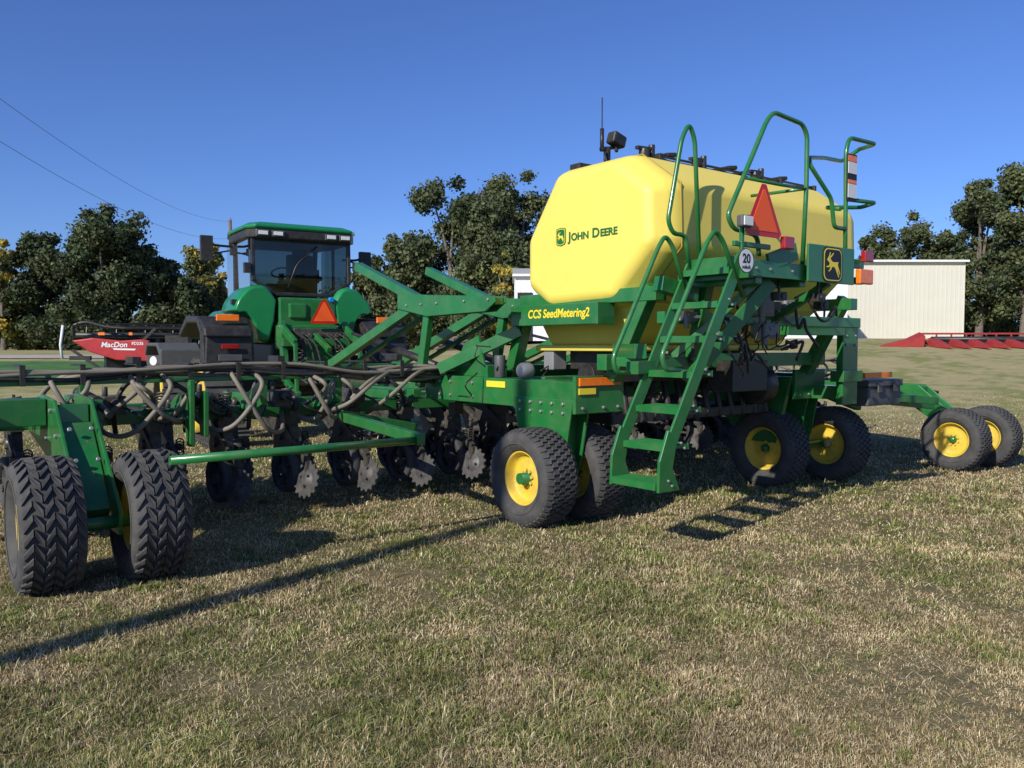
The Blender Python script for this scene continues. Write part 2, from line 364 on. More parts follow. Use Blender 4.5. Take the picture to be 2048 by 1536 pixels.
T(372,120,560,68,DK,'low dark green tree beside a yellowing one',seed=6,base=.0)
T(738,130,545,70,MD,'small green tree behind the tractor',seed=7,base=.0)
T(812,180,468,66,MD,'broad green tree behind the tractor',seed=8,base=.0,nl=150)
T(905,240,358,64,MD+DK,'tall spreading green tree behind the seeder',seed=9,base=.0,nl=190)
T(1045,230,344,67,MD,'tall spreading green tree behind the seeder',seed=10,base=.0,nl=190)
T(980,200,430,60,DK+MD,'dark green tree behind the seeder',seed=11,base=.0,nl=150)
T(1008,75,505,57,YG+MD,'small tree with yellowing leaves',seed=12,base=.02,nl=50)
T(1150,200,430,72,MD,'green tree behind the yellow tank',seed=13,nl=60)
T(1745,120,462,76,MD,'green tree behind the cream shed',seed=14,base=.05)
T(1812,170,426,72,MD,'green tree behind the cream shed',seed=15,base=.05)
T(1885,120,490,70,MD,'sparse green tree beside the cream shed',seed=16,base=.05,nl=80)
T(1955,170,362,68,DK+MD,'tall open green tree beside the shed',seed=17,base=.12,nl=150)
T(2045,230,326,66,DK+MD,'tall open green tree with bare lower trunk',seed=18,base=.10,nl=190)
T(2150,200,370,66,DK+MD,'tall green tree beside the shed',seed=19,base=.1)
C=[];Rr=[]
for i in range(420):
    px=random.uniform(-150,2250)
    D=random.uniform(78,90); 
    hmax= 5.0 if px<1200 else 4.0
    C.append(((px-1024)/1655*D,D,1.2+random.uniform(0,hmax))); Rr.append(random.uniform(.8,2.0))
w=mk('hedgerow',leafmesh('hedgerow',C,Rr,160,.24,DK),None); w['kind']='stuff'; w['label']='far-off dark hedgerow along the horizon'; w['category']='hedge'

# ------------------------------------------------------------------ buildings
def shed(name,x0,x1,D,depth,h,ridge,m,label,door=None):
    z0=gzf((x0+x1)/2,D)-.1; e=empty(name,((x0+x1)/2,D,z0)); top(e,label,'shed')
    hw=(x1-x0)/2
    b=MB(); b.bx(-hw,hw,0,depth,0,h)
    n=int((x1-x0)/.3)
    for i in range(n+1):
        x=-hw+.02+(2*hw-.04)*i/n; b.bx(x-.025,x+.025,-.02,-.002,0.02,h-.02)
    n=int(depth/.3)
    for i in range(n+1):
        for s in(-1,1):
            y=depth*i/n; b.bx(s*(hw+.002),s*(hw+.02),y-.025,y+.025,.02,h-.02)
    b.obj('wall',m,e)
    b=MB(); b.prism([(-.25,h+.01),(depth/2,h+ridge),(depth+.25,h+.01),(depth+.25,h-.10),(-.25,h-.10)],'x',-hw-.15,hw+.15)
    b.obj('roof',[m if ridge<.5 else ROOF],e)
    b=MB(); b.bx(-hw-.16,hw+.16,-.30,-.255,h-.14,h+.0); b.obj('eave_trim',WHT,e)
    if door:
        dx,dw,dh=door; b=MB(); b.bx(dx-hw,dx-hw+dw,-.06,-.03,0,dh); b.obj('door',SHADEIN,e)  # flat dark panel, the doorway's shade put into its colour
    return e
shed('cream_shed',(1690-1024)/1655*57,(1925-1024)/1655*57,57,14,5.55,.3,CREAM,'cream corrugated metal shed with flat roofline')
shed('white_shed',(1030-1024)/1655*50,(1692-1024)/1655*50,50,12,4.0,.9,WSID,'long white corrugated metal shed with dark doorway',door=(.15,.9,2.9))

# utility poles and wires
def pole(x,y,h,label):
    z=gzf(x,y); e=empty('utility_pole',(x,y,z)); top(e,label,'utility pole','utility poles')
    b=MB(); b.cyl((0,0,-.3),(0,0,h),.135,14,.10); b.obj('shaft',WOOD,e)
    b=MB(); b.cyl((0,0,h),(0,0,h+.14),.03,8,.05); b.obj('insulator',LGREY,e)
pole(-7.45,-2.5,8.6,'weathered wooden utility pole standing on the grass')
fz=gzf(-16.9,50); pole(-16.9,50,9.1-fz,'distant wooden utility pole behind the tractor')
for k,(z0,z1) in enumerate([(8.6,9.0),(7.7,8.0)]):
    b=MB(); A=Vector((-7.45,-2.5,z0)); B=Vector((-16.9,50,z1)); 
    pts=[A.lerp(B,i/40)-Vector((0,0,1.85*4*(i/40)*(1-i/40))) for i in range(41)]
    o=b.tube(pts,.006,5).obj('power_line',BLK); top(o,'thin black overhead wire strung between utility poles','power line','overhead wires')
# log pile
e=empty('log_pile',(-3.0,40,gzf(-3,40)),0); top(e,'heap of brown cut logs and brush on the grass','log pile')
b=MB()
for i in range(60):
    x=random.uniform(-1.3,1.3); h=random.uniform(.05,.55)*(1.3-abs(x)); a=random.uniform(-.6,.6)
    b.cyl((x-.4*math.cos(a),.4*math.sin(a),h),(x+.4*math.cos(a),-.4*math.sin(a),h+.1),random.uniform(.05,.12),7)
b.obj('logs',BARK,e)

# ------------------------------------------------------------------ wheels
def tyre_mesh(name,R,W,rows=5,n=40,skew=0.,lh=.018,fill=.66):
    b=MB(); w=W/2
    P=[(-.62*w,.54*R),(-.72*w,.56*R),(-.95*w,.66*R),(-1.0*w,.78*R),(-.97*w,.88*R),(-.86*w,.945*R),(-.6*w,.968*R),(0,.975*R),(.6*w,.968*R),(.86*w,.945*R),(.97*w,.88*R),(1.0*w,.78*R),(.95*w,.66*R),(.72*w,.56*R),(.62*w,.54*R)]
    b.rev(P,n=64)
    def rad(x):
        x=abs(x)/w; return R*(.975-.03*max(0,x-.1)**2-.11*max(0,x-.75)/.25*max(0,x-.75)/.25)
    st=2*math.pi/n
    span=1.86*w
    for r in range(rows):
        x0=-span/2+span*r/rows+.012*W; x1=-span/2+span*(r+1)/rows-.012*W
        sk=skew*(1 if r%2 else -1)*st
        for i in range(n):
            a0=(i+(.5 if r%2 and not skew else 0))*st; a1=a0+st*fill; vs=[]
            for rr in (-.012,lh):
                ins=.0 if rr<0 else .06*st
                for x,da in((x0,-sk/2),(x1,sk/2)):
                    for aa in(a0+ins+da,a1-ins+da):
                        q=rad(x)+rr; vs.append((x,q*math.cos(aa),q*math.sin(aa)))
            b.add(vs,[(0,1,3,2),(4,6,7,5),(0,4,5,1),(2,3,7,6),(0,2,6,4),(1,5,7,3)])
    for s in(-1,1):
        b.rev([(s*.985*w,.70*R),(s*1.015*w,.705*R),(s*1.015*w,.72*R),(s*.995*w,.73*R)],n=64)
    return b.mesh(name)
def rim_mesh(name,R,W):
    b=MB(); w=W/2; S=[]
    for s in(-1,1):
        b.rev([(s*.60*w,.56*R),(s*.68*w,.555*R),(s*.70*w,.535*R),(s*.62*w,.515*R),(s*.50*w,.49*R),(s*.36*w,.475*R),(s*.28*w,.44*R),(s*.24*w,.38*R),(s*.30*w,.27*R),(s*.32*w,.20*R),(s*.30*w,.14*R),(s*.30*w,0.0005)],n=40)
        b.bolts([(s*.32*w,.165*R*math.cos(k*math.pi/4),.165*R*math.sin(k*math.pi/4)) for k in range(8)],(s,0,0),.016,.02)
    return b.mesh(name)
def hub_mesh(name,R,W):
    b=MB(); w=W/2
    for s in(-1,1): b.rev([(s*.28*w,.11*R),(s*.52*w,.105*R),(s*.60*w,.07*R),(s*.62*w,0.0005)],n=20)
    b.cyl((-.29*w,0,0),(.29*w,0,0),.1*R,12)
    return b.mesh(name)
TB=tyre_mesh('tyre_block',.435,.38,6,44); TB.materials.append(RUB)
TC=tyre_mesh('tyre_chevron',.435,.38,6,30,skew=.8,lh=.022,fill=.55); TC.materials.append(RUB)
RM=rim_mesh('rim',.435,.38); RM.materials.append(RIMY)
HM=hub_mesh('hub',.435,.38); HM.materials.append(RIMY)
HMg=HM.copy(); HMg.materials.clear(); HMg.materials.append(GREEN)
HMc=HM.copy(); HMc.materials.clear(); HMc.materials.append(HUBC)

# ------------------------------------------------------------------ AIR SEEDER
TH=R_(38)
S=empty('air_seeder',(1.9,8.5,0),TH); top(S,'green air seeder with yellow tank and rear ladder on grass','air seeder')
def wheel(u,v,tm,hub=HM,z=.43,sc=1.,yaw=0):
    e=empty('wheel',(u,v,z),yaw,S); e.scale=(sc,sc,sc)
    a=mk('tyre',tm,e); a.rotation_euler=(random.random()*6,0,0); r=mk('rim',RM,e); r.rotation_euler=(random.random()*6,0,0); mk('hub',hub,e)
wheel(-2.09,.11,TB); wheel(-1.49,.11,TB)
wheel(1.37,.07,TB,HMg); wheel(2.33,-.12,TB,HMc)
wheel(-5.84,.57,TC); wheel(-5.21,.51,TC)
wheel(4.92,-.41,TB,HMg,z=.32,sc=.97); wheel(5.68,-.5,TB,HMg,z=.32,sc=.97)
def P(name,b,m=GREEN,bevel=.006,label=None): return b.obj(name,m,S,bevel,label=label)
GS=[GREEN,STEEL]
# tank
def prof(sc):
    c=(0.02,2.58); B=[(.42,3.27),(-.46,3.27),(-.90,2.96),(-.92,2.42),(-.42,1.93),(.55,1.90),(.90,2.12),(.90,2.62)]
    return [((y-c[0])*sc+c[0],(z-c[1])*sc+c[1]) for y,z in B]
def tanksec(name,us,bw):
    b=MB(); n=8; vs=[]
    for u,sc in us:
        for y,z in prof(sc): vs.append((u,y,z))
    k=len(us)
    b.add(vs,[(i*n+j,i*n+(j+1)%n,(i+1)*n+(j+1)%n,(i+1)*n+j) for i in range(k-1) for j in range(n)]+[tuple(range(n)),tuple(range(k*n-1,(k-1)*n-1,-1))],0,True)
    tk=b.obj(name,YEL,S)
    bv=tk.modifiers.new('b','BEVEL'); bv.width=bw; bv.segments=6; bv.limit_method='ANGLE'; bv.angle_limit=R_(12)
    wn=tk.modifiers.new('wn','WEIGHTED_NORMAL'); wn.keep_sharp=False
tanksec('tank',[(-1.605,.86),(-1.40,.995),(1.38,1.0),(1.60,.84)],.075)
b=MB(); n=8; A=prof(1.004); Bq=prof(.99); vs=[(-1.33,y,z) for y,z in A]+[(-1.315,y,z) for y,z in A]+[(-1.33,y,z) for y,z in Bq]+[(-1.315,y,z) for y,z in Bq]
b.add(vs,[(i,(i+1)%8,8+(i+1)%8,8+i) for i in range(8)]+[(i,16+i,16+(i+1)%8,(i+1)%8) for i in range(8)]+[(8+i,8+(i+1)%8,24+(i+1)%8,24+i) for i in range(8)])
o=P('tank_seam',b,mat('seam_shadow_yellow',(.35,.25,.03),.6),0)  # seam band in a darker yellow than the tank
bv=o.modifiers.new('b','BEVEL'); bv.width=.07; bv.segments=5; bv.limit_method='ANGLE'; bv.angle_limit=R_(25)
for u in(-.78,.78):
    b=MB()
    vs=[(u-.62,-.5,1.98),(u+.62,-.5,1.98),(u+.62,.95,1.98),(u-.62,.95,1.98),(u-.46,-.1,1.60),(u+.46,-.1,1.60),(u+.46,.85,1.60),(u-.46,.85,1.60)]
    b.add(vs,[(0,1,2,3),(7,6,5,4),(0,4,5,1),(1,5,6,2),(2,6,7,3),(3,7,4,0)])
    b.bx(u-.55,u+.55,-.2,1.0,1.54,1.60)
    b.obj('hopper',YEL,S,.02)
# lids and top bar
b=MB()
b.beam((-1.4,.33,3.285),(1.4,.33,3.285),.14,.05); b.beam((-1.2,-.28,3.285),(1.5,-.28,3.285),.10,.04); b.tube([(-1.0,-.36,3.315),(1.45,-.36,3.315)],.012)
for u in np.arange(-1.0,1.5,.62): b.bx(u-.02,u+.02,-.39,-.2,3.28,3.335)
P('lid_rail',b,BLK,.004)
for u in(-.85,.05,.9):
    b=MB(); b.rev([(3.24,.31),(3.31,.31),(3.34,.27),(3.355,.10),(3.355,.001)],c=(u,.02,0),n=32,ax='z',sm=True); b.bx(u-.03,u+.03,-.33,.4,3.345,3.365); b.cyl((u-.02,-.33,3.345),(u+.08,-.36,3.355),.022); P('lid',b,BLK,.006)
for u in(-1.13,-.40,.52):
    b=MB(); b.cyl((u,-.30,3.28),(u,-.30,3.37),.05,10); b.beam((u-.1,-.3,3.37),(u+.1,-.3,3.38),.04,.03); b.cyl((u+.1,-.3,3.30),(u+.1,-.3,3.42),.03,8); P('lid_latch',b,BLK,.004)
# logo + lettering on tank end
XU=(0,-1,0); ZU=(0,0,1); fx=-1.607
def org(v,z,x=fx): return (x,v,z)
flat('badge',[(a,b_) for a,b_ in shield(.135,.17)],org(.29,2.60),XU,ZU,.003,GLET,S)
flat('badge_border',shield(.118,.152),org(.29,2.60,fx-.0035),XU,ZU,.001,YLET,S)
flat('badge_field',shield(.106,.14),org(.29,2.60,fx-.005),XU,ZU,.001,GLET,S)
flat('deer_emblem',[((a-.52)*.105,(b_-.5)*.11) for a,b_ in DEER],org(.29,2.60,fx-.0065),XU,ZU,.001,YLET,S)
x=.185
for s_,sz in(('J',.115),('OHN',.09),(' D',.115),('EERE',.09)):
    o=text('lettering',s_.strip(),sz,(fx-.002,x-(.035 if s_[0]==' ' else 0),2.555),XU,ZU,GLET,S,sx=1.12,bold=.003)
    vs=[v.co.y for v in o.data.vertices]; x=min(vs)-.010
# CCS beam
b=MB(); b.beam((-1.60,.93,1.88),(-1.60,-.28,1.88),.20,.19); b.bx(-1.705,-1.495,-.305,-.281,1.78,1.98); b.prism([(-1.72,1.88),(-1.60,2.0),(-1.48,1.88),(-1.60,1.76)],'y',.931,.96)
P('lettered_beam',b)
text('lettering','CCS SeedMetering2',.110,(-1.703,.66,1.855),XU,ZU,YLET,S,bold=.0025,sx=.95,shear=.15)
# side beams and lower chassis
for s in(-1,1):
    b=MB(); b.bx(s*1.62,s*1.9,-.229,2.2,1.02,1.28)
    b.bx(s*1.34,s*1.93,-.27,-.23,1.0,1.33)
    for q0,q1 in((1.92,1.902),(1.72,1.70)): b.prism([(.62,1.12),(.55,.86),(.25,.40),(-.05,.40),(-.12,.60),(-.225,1.12)],'x',s*q0,s*q1)
    b.bx(s*1.72,s*1.90,-.05,.2,.5,1.02)
    b.bolts([(s*1.92,v,z) for v in(.5,.35,.2,.05,-.1) for z in(1.0,1.08)]+[(s*1.90,v,z) for v in(1.9,1.7,1.3) for z in(1.08,1.22)],(s,0,0),.018,.018,1)
    b.bolts([(s*q,-.27,1.05) for q in(1.85,1.42,1.6)],(0,-1,0),.016,.018,1)
    P('side_beam',b,GS)
    b=MB(); b.cyl((s*1.40,.1,.43),(s*2.25,.1 if s<0 else -.05,.43),.05); P('axle',b,GREEN,0)
b=MB(); b.bx(-1.90,-1.40,-.295,-.275,1.245,1.315); o=P('reflector',b,ORG2,.003)
b=MB(); b.bx(-1.90,-1.70,-.285,-.275,1.17,1.225); P('reflector',b,YLET,.002)
b=MB(); b.bx(-1.912,-1.905,.75,1.05,1.19,1.25); P('reflector',b,YLET,.001)
b=MB()
for v,z,w_,h_ in((-.35,1.45,.12,.14),(.5,1.2,.18,.2),(1.3,1.3,.14,.18),(2.15,1.15,.2,.22)): b.bx(-1.7,1.7,v-w_/2,v+w_/2,z-h_/2,z+h_/2)
for u in(-1.5,1.5):
    b.beam((u,-.3,1.3),(u,-.75,2.1),.12,.12); b.beam((u,1.2,1.2),(u,.9,2.0),.12,.12); b.bx(u-.07,u+.07,-.85,.95,1.97,2.09)
b.bx(-1.5,1.5,-.93,-.80,1.78,1.88)
P('chassis_frame',b)
b=MB(); b.bx(1.60,1.90,-.68,-.60,.95,1.86); b.bx(1.55,1.94,-.72,-.56,1.2,1.32); b.bx(.55,1.6,-.70,-.60,1.70,1.82)
b.bx(1.66,1.84,-.60,.0,1.0,1.15); b.bolts([(q,-.68,z) for q in(1.66,1.84) for z in(1.6,1.7,1.8)],(0,-1,0),.015,.015,1)
P('light_bracket',b,GS)
b=MB(); b.prism([(-.24,1.25),(.7,1.25),(.9,.95),(.3,.5),(-.05,.5)],'x',1.30,1.36); P('wheel_arm',b)
b=MB(); b.beam((-1.55,.95,1.75),(-2.0,1.75,1.35),.08,.12); b.prism([(1.2,1.28),(1.8,1.28),(1.6,1.62),(1.35,1.7)],'x',-1.80,-1.77); b.bx(-1.9,-1.65,1.05,1.3,1.28,1.40); P('support_bracket',b)
# metering gear (dark bits below tank)
b=MB()
for u in(-.78,.78):
    b.bx(u-.34,u+.34,.1,.7,1.36,1.54); b.cyl((u-.45,.35,1.3),(u+.45,.35,1.3),.12,16)
for u in np.arange(-1.2,1.3,.2): b.cyl((u,.1,1.28),(u,.0,.85),.035,8)
b.cyl((-.4,-.15,1.38),(.4,-.15,1.38),.10); b.bx(-.2,.35,-.6,-.3,1.15,1.45); b.bx(-1.25,1.25,-.05,.05,1.25,1.40); b.bx(-1.2,1.2,.0,.6,.85,.95)
P('meter_housing',b,BLK)
b=MB(); b.rev([(-.10,.02),(-.10,.20),(.10,.20),(.10,.02)],c=(.75,-.2,1.18),n=32); b.cyl((.6,-.2,1.18),(.9,-.2,1.18),.07); P('fan',b,BLK,.01)
for q in((-.48,-.2,-1.05,-.95,1.86,2.08),(-.05,.2,-1.0,-.9,1.9,2.02),(-1.38,-1.1,-.95,-.8,1.80,1.88),(-.85,-.6,-.95,-.88,1.62,1.72),(-.35,-.05,-1.0,-.9,1.66,1.8)):
    b=MB(); b.bx(*q); b.cyl((q[0]+.06,q[2]-.02,q[5]),(q[0]+.06,q[2]-.02,q[4]-.06),.025,10); b.bx(q[0]+.1,q[1]-.03,q[2]-.02,q[2],q[4]+.02,q[5]-.03); P('control_box',b,LGREY,.008)
b=MB(); b.bx(-1.3,-1.12,.75,.9,1.35,1.55); P('hydraulic_valve',b,LGREY,.01)
b=MB(); b.rev([(-.07,.001),(-.07,.06),(-.04,.075),(.04,.075),(.07,.06),(.07,.001)],c=(-1.86,.5,1.36),n=20); P('hydraulic_motor',b,LGREY,.01)
b=MB(); b.cyl((-1.82,.95,1.28),(-1.82,.95,1.50),.055); P('accumulator',b,GREY,.01)
# platform
b=MB(); b.bx(-1.32,-.45,-1.595,-.98,2.205,2.245); b.bx(-.45,.10,-1.595,-1.35,2.19,2.23)
for q in range(12): b.bx(-1.30+q*.07,-1.285+q*.07,-1.58,-1.0,2.245,2.252)
b.bx(-1.34,-1.28,-1.60,-.96,2.12,2.30); b.bx(-1.34,.1,-1.62,-1.597,2.13,2.26)
for u in(-1.2,-.6): b.bx(u-.04,u+.04,-1.59,-.8,2.08,2.20)
b.beam((-.95,-1.45,2.15),(-1.35,-.85,1.5),.08,.06); b.beam((0.0,-1.45,2.15),(.0,-.85,1.8),.07,.06)
b.beam((-1.1,-1.0,2.1),(-1.1,-.8,1.3),.09,.09)
b.bx(-1.75,-1.1,-1.0,-.55,1.42,1.5); b.beam((-2.0,-1.0,1.42),(-1.2,-.9,1.45),.12,.10); b.beam((-1.85,-.95,1.55),(-1.45,-.3,1.55),.10,.12)
b.beam((-1.65,-.95,2.1),(-1.2,-.95,2.02),.1,.12)
b.bolts([(u,-1.62,2.195) for u in(-1.28,-1.1,-.8,-.5,-.2)],(0,-1,0),.013,.014,1)
P('platform',b,GS)
b=MB(); b.beam((-.86,-1.47,2.12),(-1.55,-1.17,1.30),.03,.12); P('ladder_brace',b)
# ladder
L_=empty('ladder',(0,0,0),0,S)
bot=(-2.15,.58); topp=(-1.31,2.24)
for v in(-1.02,-1.50):
    b=MB(); p0=Vector((bot[0]-.03,v,bot[1]+.18)); p1=Vector((topp[0],v,topp[1]+.05))
    b.beam(p0,p1,.022,.105); 
    b.prism([(bot[0]-.10,bot[1]-.05),(bot[0]+.13,bot[1]-.05),(bot[0]+.05,bot[1]+.12),(bot[0]+.10,bot[1]+.34),(bot[0]-.0,bot[1]+.40),(bot[0]-.09,bot[1]+.18)],'y',v-.013,v+.013)
    if v<-1.2:
        for k in range(7):
            t=k/6*.97; u=bot[0]+(topp[0]-bot[0])*t; z=bot[1]+(topp[1]-bot[1])*t
            b.bolts([(u+.0,-1.511,z+.03),(u+.04,-1.511,z-.01)],(0,-1,0),.012,.013,1)
    b.obj('stringer',GS,L_,.004)
for k in range(7):
    t=k/6*.97; u=bot[0]+(topp[0]-bot[0])*t; z=bot[1]+(topp[1]-bot[1])*t
    b=MB(); b.bx(u-.10,u+.11,-1.487,-1.033,z-.012,z+.012); b.bx(u-.112,u-.10,-1.487,-1.033,z-.035,z+.014); b.bx(u+.11,u+.122,-1.487,-1.033,z-.03,z+.02)
    for q in range(6): b.bx(u-.095+.034*q,u-.085+.034*q,-1.48,-1.04,z+.012,z+.018)
    b.obj('step',GREEN,L_,.002)
def rail(pts,r=.019,rad=.07,name='handrail'): 
    b=MB(); b.tube(fillet(pts,rad),r,10); P(name,b,GREEN,0)
def uv(v,L): return [(a,v,z) for a,z in L]
rail(uv(-1.02,[(-2.05,1.38),(-2.20,1.39),(-2.23,1.50),(-1.73,2.38),(-1.65,2.48),(-1.56,2.40),(-1.38,2.0)]))
rail(uv(-1.50,[(-2.02,1.42),(-2.18,1.42),(-2.22,1.52),(-1.72,2.38),(-1.63,2.47),(-1.54,2.40),(-1.28,1.98)]))
rail(uv(-1.02,[(-1.22,2.24),(-1.30,3.29),(-1.37,3.41),(-1.46,3.28),(-1.62,2.60),(-1.56,2.50),(-1.40,2.50),(-1.36,2.24)]))
rail(uv(-1.55,[(-1.15,2.30),(-1.17,2.46),(-1.48,2.49),(-1.55,2.58),(-1.07,3.37),(-.98,3.45),(-.58,3.42),(-.51,3.34),(-.51,2.9),(-.55,2.25)]),rad=.09)
rail(uv(-1.55,[(-1.36,2.89),(-.9,2.89),(-.52,2.90)]),r=.014)
rail([(-.52,-1.55,2.90),(-.50,-1.0,2.92)],r=.014)
rail(uv(-1.55,[(.11,2.15),(.10,2.8),(.09,3.30),(.14,3.42),(.59,3.43)])+[(.66,-1.35,3.43)],rad=.06)
rail([(.66,-1.35,3.43),(.62,-1.2,3.34),(.07,-1.35,3.27),(-.40,-1.5,3.18),(-.46,-1.55,3.10),(-.13,-1.55,2.86),(-.08,-1.55,2.62),(.09,-1.55,2.62)],rad=.05)
rail(uv(-1.55,[(.1,2.88),(.60,2.90)])+[(.62,-1.40,2.88),(.2,-1.3,2.85),(.1,-1.5,2.80)],rad=.04)
b=MB(); b.bx(.06,.215,-1.585,-1.575,2.86,3.27); P('label_plate',b,KLET,.002)
for z0,z1,m_ in((3.10,3.20,WHT),(2.89,3.01,WHT),(3.205,3.255,ORG2),(3.015,3.045,ORG2)):
    b=MB(); b.bx(.07,.205,-1.590,-1.5855,z0,z1); P('warning_label',b,m_,0)
# emblem panel, lights
b=MB(); b.bx(-.64,.06,-1.665,-1.645,2.12,2.43); b.bx(-.6,.0,-1.645,-1.62,2.14,2.18); b.bx(-.05,.34,-1.60,-1.55,2.28,2.36); b.bx(.05,.34,-1.60,-1.55,2.14,2.20); P('emblem_panel',b)
RX=(1,0,0)
flat('emblem_badge',rrect(.29,.29,.06),(-.29,-1.667,2.275),RX,ZU,.004,KLET,S)
flat('emblem_border',rrect(.27,.27,.055),(-.29,-1.6715,2.275),RX,ZU,.001,YLET,S)
flat('emblem_field',rrect(.25,.25,.05),(-.29,-1.673,2.275),RX,ZU,.001,KLET,S)
flat('deer_emblem',[((a-.52)*.235,(b_-.5)*.235) for a,b_ in DEER],(-.29,-1.6745,2.275),RX,ZU,.001,YLET,S)
def smv(org_,xd,yd,s,parent,tilt=0):
    xd=Vector(xd);yd=Vector(yd)
    A=[(-.5,-.33),(-.44,-.40),(.44,-.40),(.5,-.33),(.06,.46),(-.06,.46)]
    zd=xd.cross(yd)
    flat('slow_vehicle_sign',[(a*s,b_*s) for a,b_ in A],org_,xd,yd,.004,SMVR,parent)
    A=[(-.39,-.31),(.39,-.31),(.03,.37),(-.03,.37)]
    flat('slow_vehicle_sign_panel',[(a*s,b_*s) for a,b_ in A],Vector(org_)+zd*.0045,xd,yd,.003,ORG,parent)
smv((-1.31,-1.70,2.61),RX,ZU,.46,S)
b=MB(); b.bx(-1.36,-1.26,-1.69,-1.56,2.45,2.6); b.bx(-1.60,-1.15,-1.66,-1.63,2.34,2.38); b.beam((-1.52,-1.66,2.18),(-1.52,-1.66,2.5),.03,.03); P('sign_bracket',b)
fl=[(math.cos(k*math.pi/16)*.092,math.sin(k*math.pi/16)*.092) for k in range(32)]
flat('speed_sign',fl,(-1.52,-1.70,2.23),RX,ZU,.004,KLET,S)
flat('speed_sign_face',[(a*.93,b_*.93) for a,b_ in fl],(-1.52,-1.7045,2.23),RX,ZU,.001,WHT,S)
text('lettering','20',.095,(-1.52,-1.7065,2.215),RX,ZU,KLET,S,align='CENTER',bold=.002)
text('lettering','mile/h',.042,(-1.52,-1.7065,2.17),RX,ZU,KLET,S,align='CENTER')
b=MB(); b.box((-1.54,-1.70,2.52),(.13,.06,.09)); P('work_light',b,GREY,.015)
b=MB(); b.box((-1.54,-1.735,2.52),(.11,.01,.07)); P('lamp_lens',b,WHT,.01)
b=MB(); b.box((-.99,-1.70,2.40),(.13,.05,.10)); P('tail_light',b,LRED,.01)
b=MB(); b.box((.28,-1.66,2.38),(.14,.05,.10)); P('tail_light',b,LRED,.01)
b=MB(); b.box((.24,-1.66,2.20),(.22,.05,.13)); P('warning_light',b,ORG2,.01)
b=MB(); b.beam((-1.1,-1.6,2.25),(-.75,-1.62,2.36),.03,.14); P('lamp_bracket',b)
for q in((-.36,-1.58,2.0),(-.8,-1.5,2.0),(-.1,-1.45,1.95)):
    b=MB(); b.box(q,(.12,.08,.07)); b.cyl(q,(q[0],q[1],q[2]+.14),.012,8); b.cyl((q[0],q[1]-.05,q[2]),q,.025,12); P('camera_unit',b,BLK,.01)
# antenna + work light on mast
b=MB(); b.cyl((-.9,.41,3.2),(-.9,.41,3.55),.035); b.beam((-.98,.41,3.52),(-.80,.41,3.56),.05,.03); b.cyl((-.97,.41,3.5),(-.97,.41,3.72),.02,8);b.cyl((-.97,.41,3.72),(-.97,.41,4.02),.007,6); b.tube(fillet([(-.9,.38,3.3),(-.98,.36,3.4),(-.95,.38,3.5)],.05),.01); P('antenna',b,BLK,0)
b=MB(); b.box((-.82,.36,3.62),(.17,.12,.12),Matrix.Rotation(.3,3,'Y')); b.cyl((-.82,.36,3.5),(-.82,.36,3.6),.02); P('work_light',b,BLK,.02)
# tool box on right
b=MB(); b.bx(2.25,2.98,-.62,-.25,.90,1.12); b.bx(2.23,3.0,-.64,-.23,1.122,1.20); b.bx(2.4,2.5,-.66,-.64,1.05,1.16); b.bx(2.75,2.85,-.66,-.64,1.05,1.16); P('tool_box',b,GREY,.015)
b=MB(); b.bx(2.1,2.7,-.66,-.62,1.225,1.29); P('reflector',b,ORG2,.003)
# tongue arms
for u in(-2.0,-1.0,1.0,2.0):
    b=MB(); b.beam((u,2.1,2.07),(u,3.55,2.55),.10,.10); P('tongue_arm',b)
    b=MB(); b.beam((u,2.25,2.02),(u,4.45,1.30),.09,.11); b.beam((u+.16,2.35,1.90),(u+.16,4.4,1.22),.05,.05); b.beam((u,2.3,1.97),(u+.16,2.4,1.88),.05,.05); P('tongue_arm',b)
    pl=[(2.5,2.17),(2.5,2.0),(1.9,1.9),(.85,1.92),(.7,2.0),(.7,2.06),(1.8,2.12)]
    b=MB(); b.prism(pl,'x',u-.07,u-.052); b.prism(pl,'x',u+.052,u+.07); b.bx(u-.05,u+.05,.72,2.05,1.98,2.05); b.bolts([(u-.07,q,2.03) for q in(.8,1.2,1.7,2.0,2.3)],(-1,0,0),.016,.016,1); P('arm_support',b,GS)
    b=MB(); b.cyl((u+.25,2.1,1.35),(u+.25,3.6,1.65),.045,m=0); b.cyl((u+.25,3.6,1.65),(u+.25,4.2,1.75),.022,8); P('hydraulic_cylinder',b,BLK,0)
    b=MB(); b.beam((u,1.95,1.98),(u,2.15,1.15),.07,.11); P('upright',b)
b=MB(); b.bx(-2.1,2.1,4.35,4.5,1.2,1.35); b.beam((-1.9,4.4,1.2),(-.1,6.6,.85),.14,.18); b.beam((1.9,4.4,1.2),(.1,6.6,.85),.14,.18); b.bx(-.12,.12,6.4,7.3,.75,.95)
P('tongue',b)
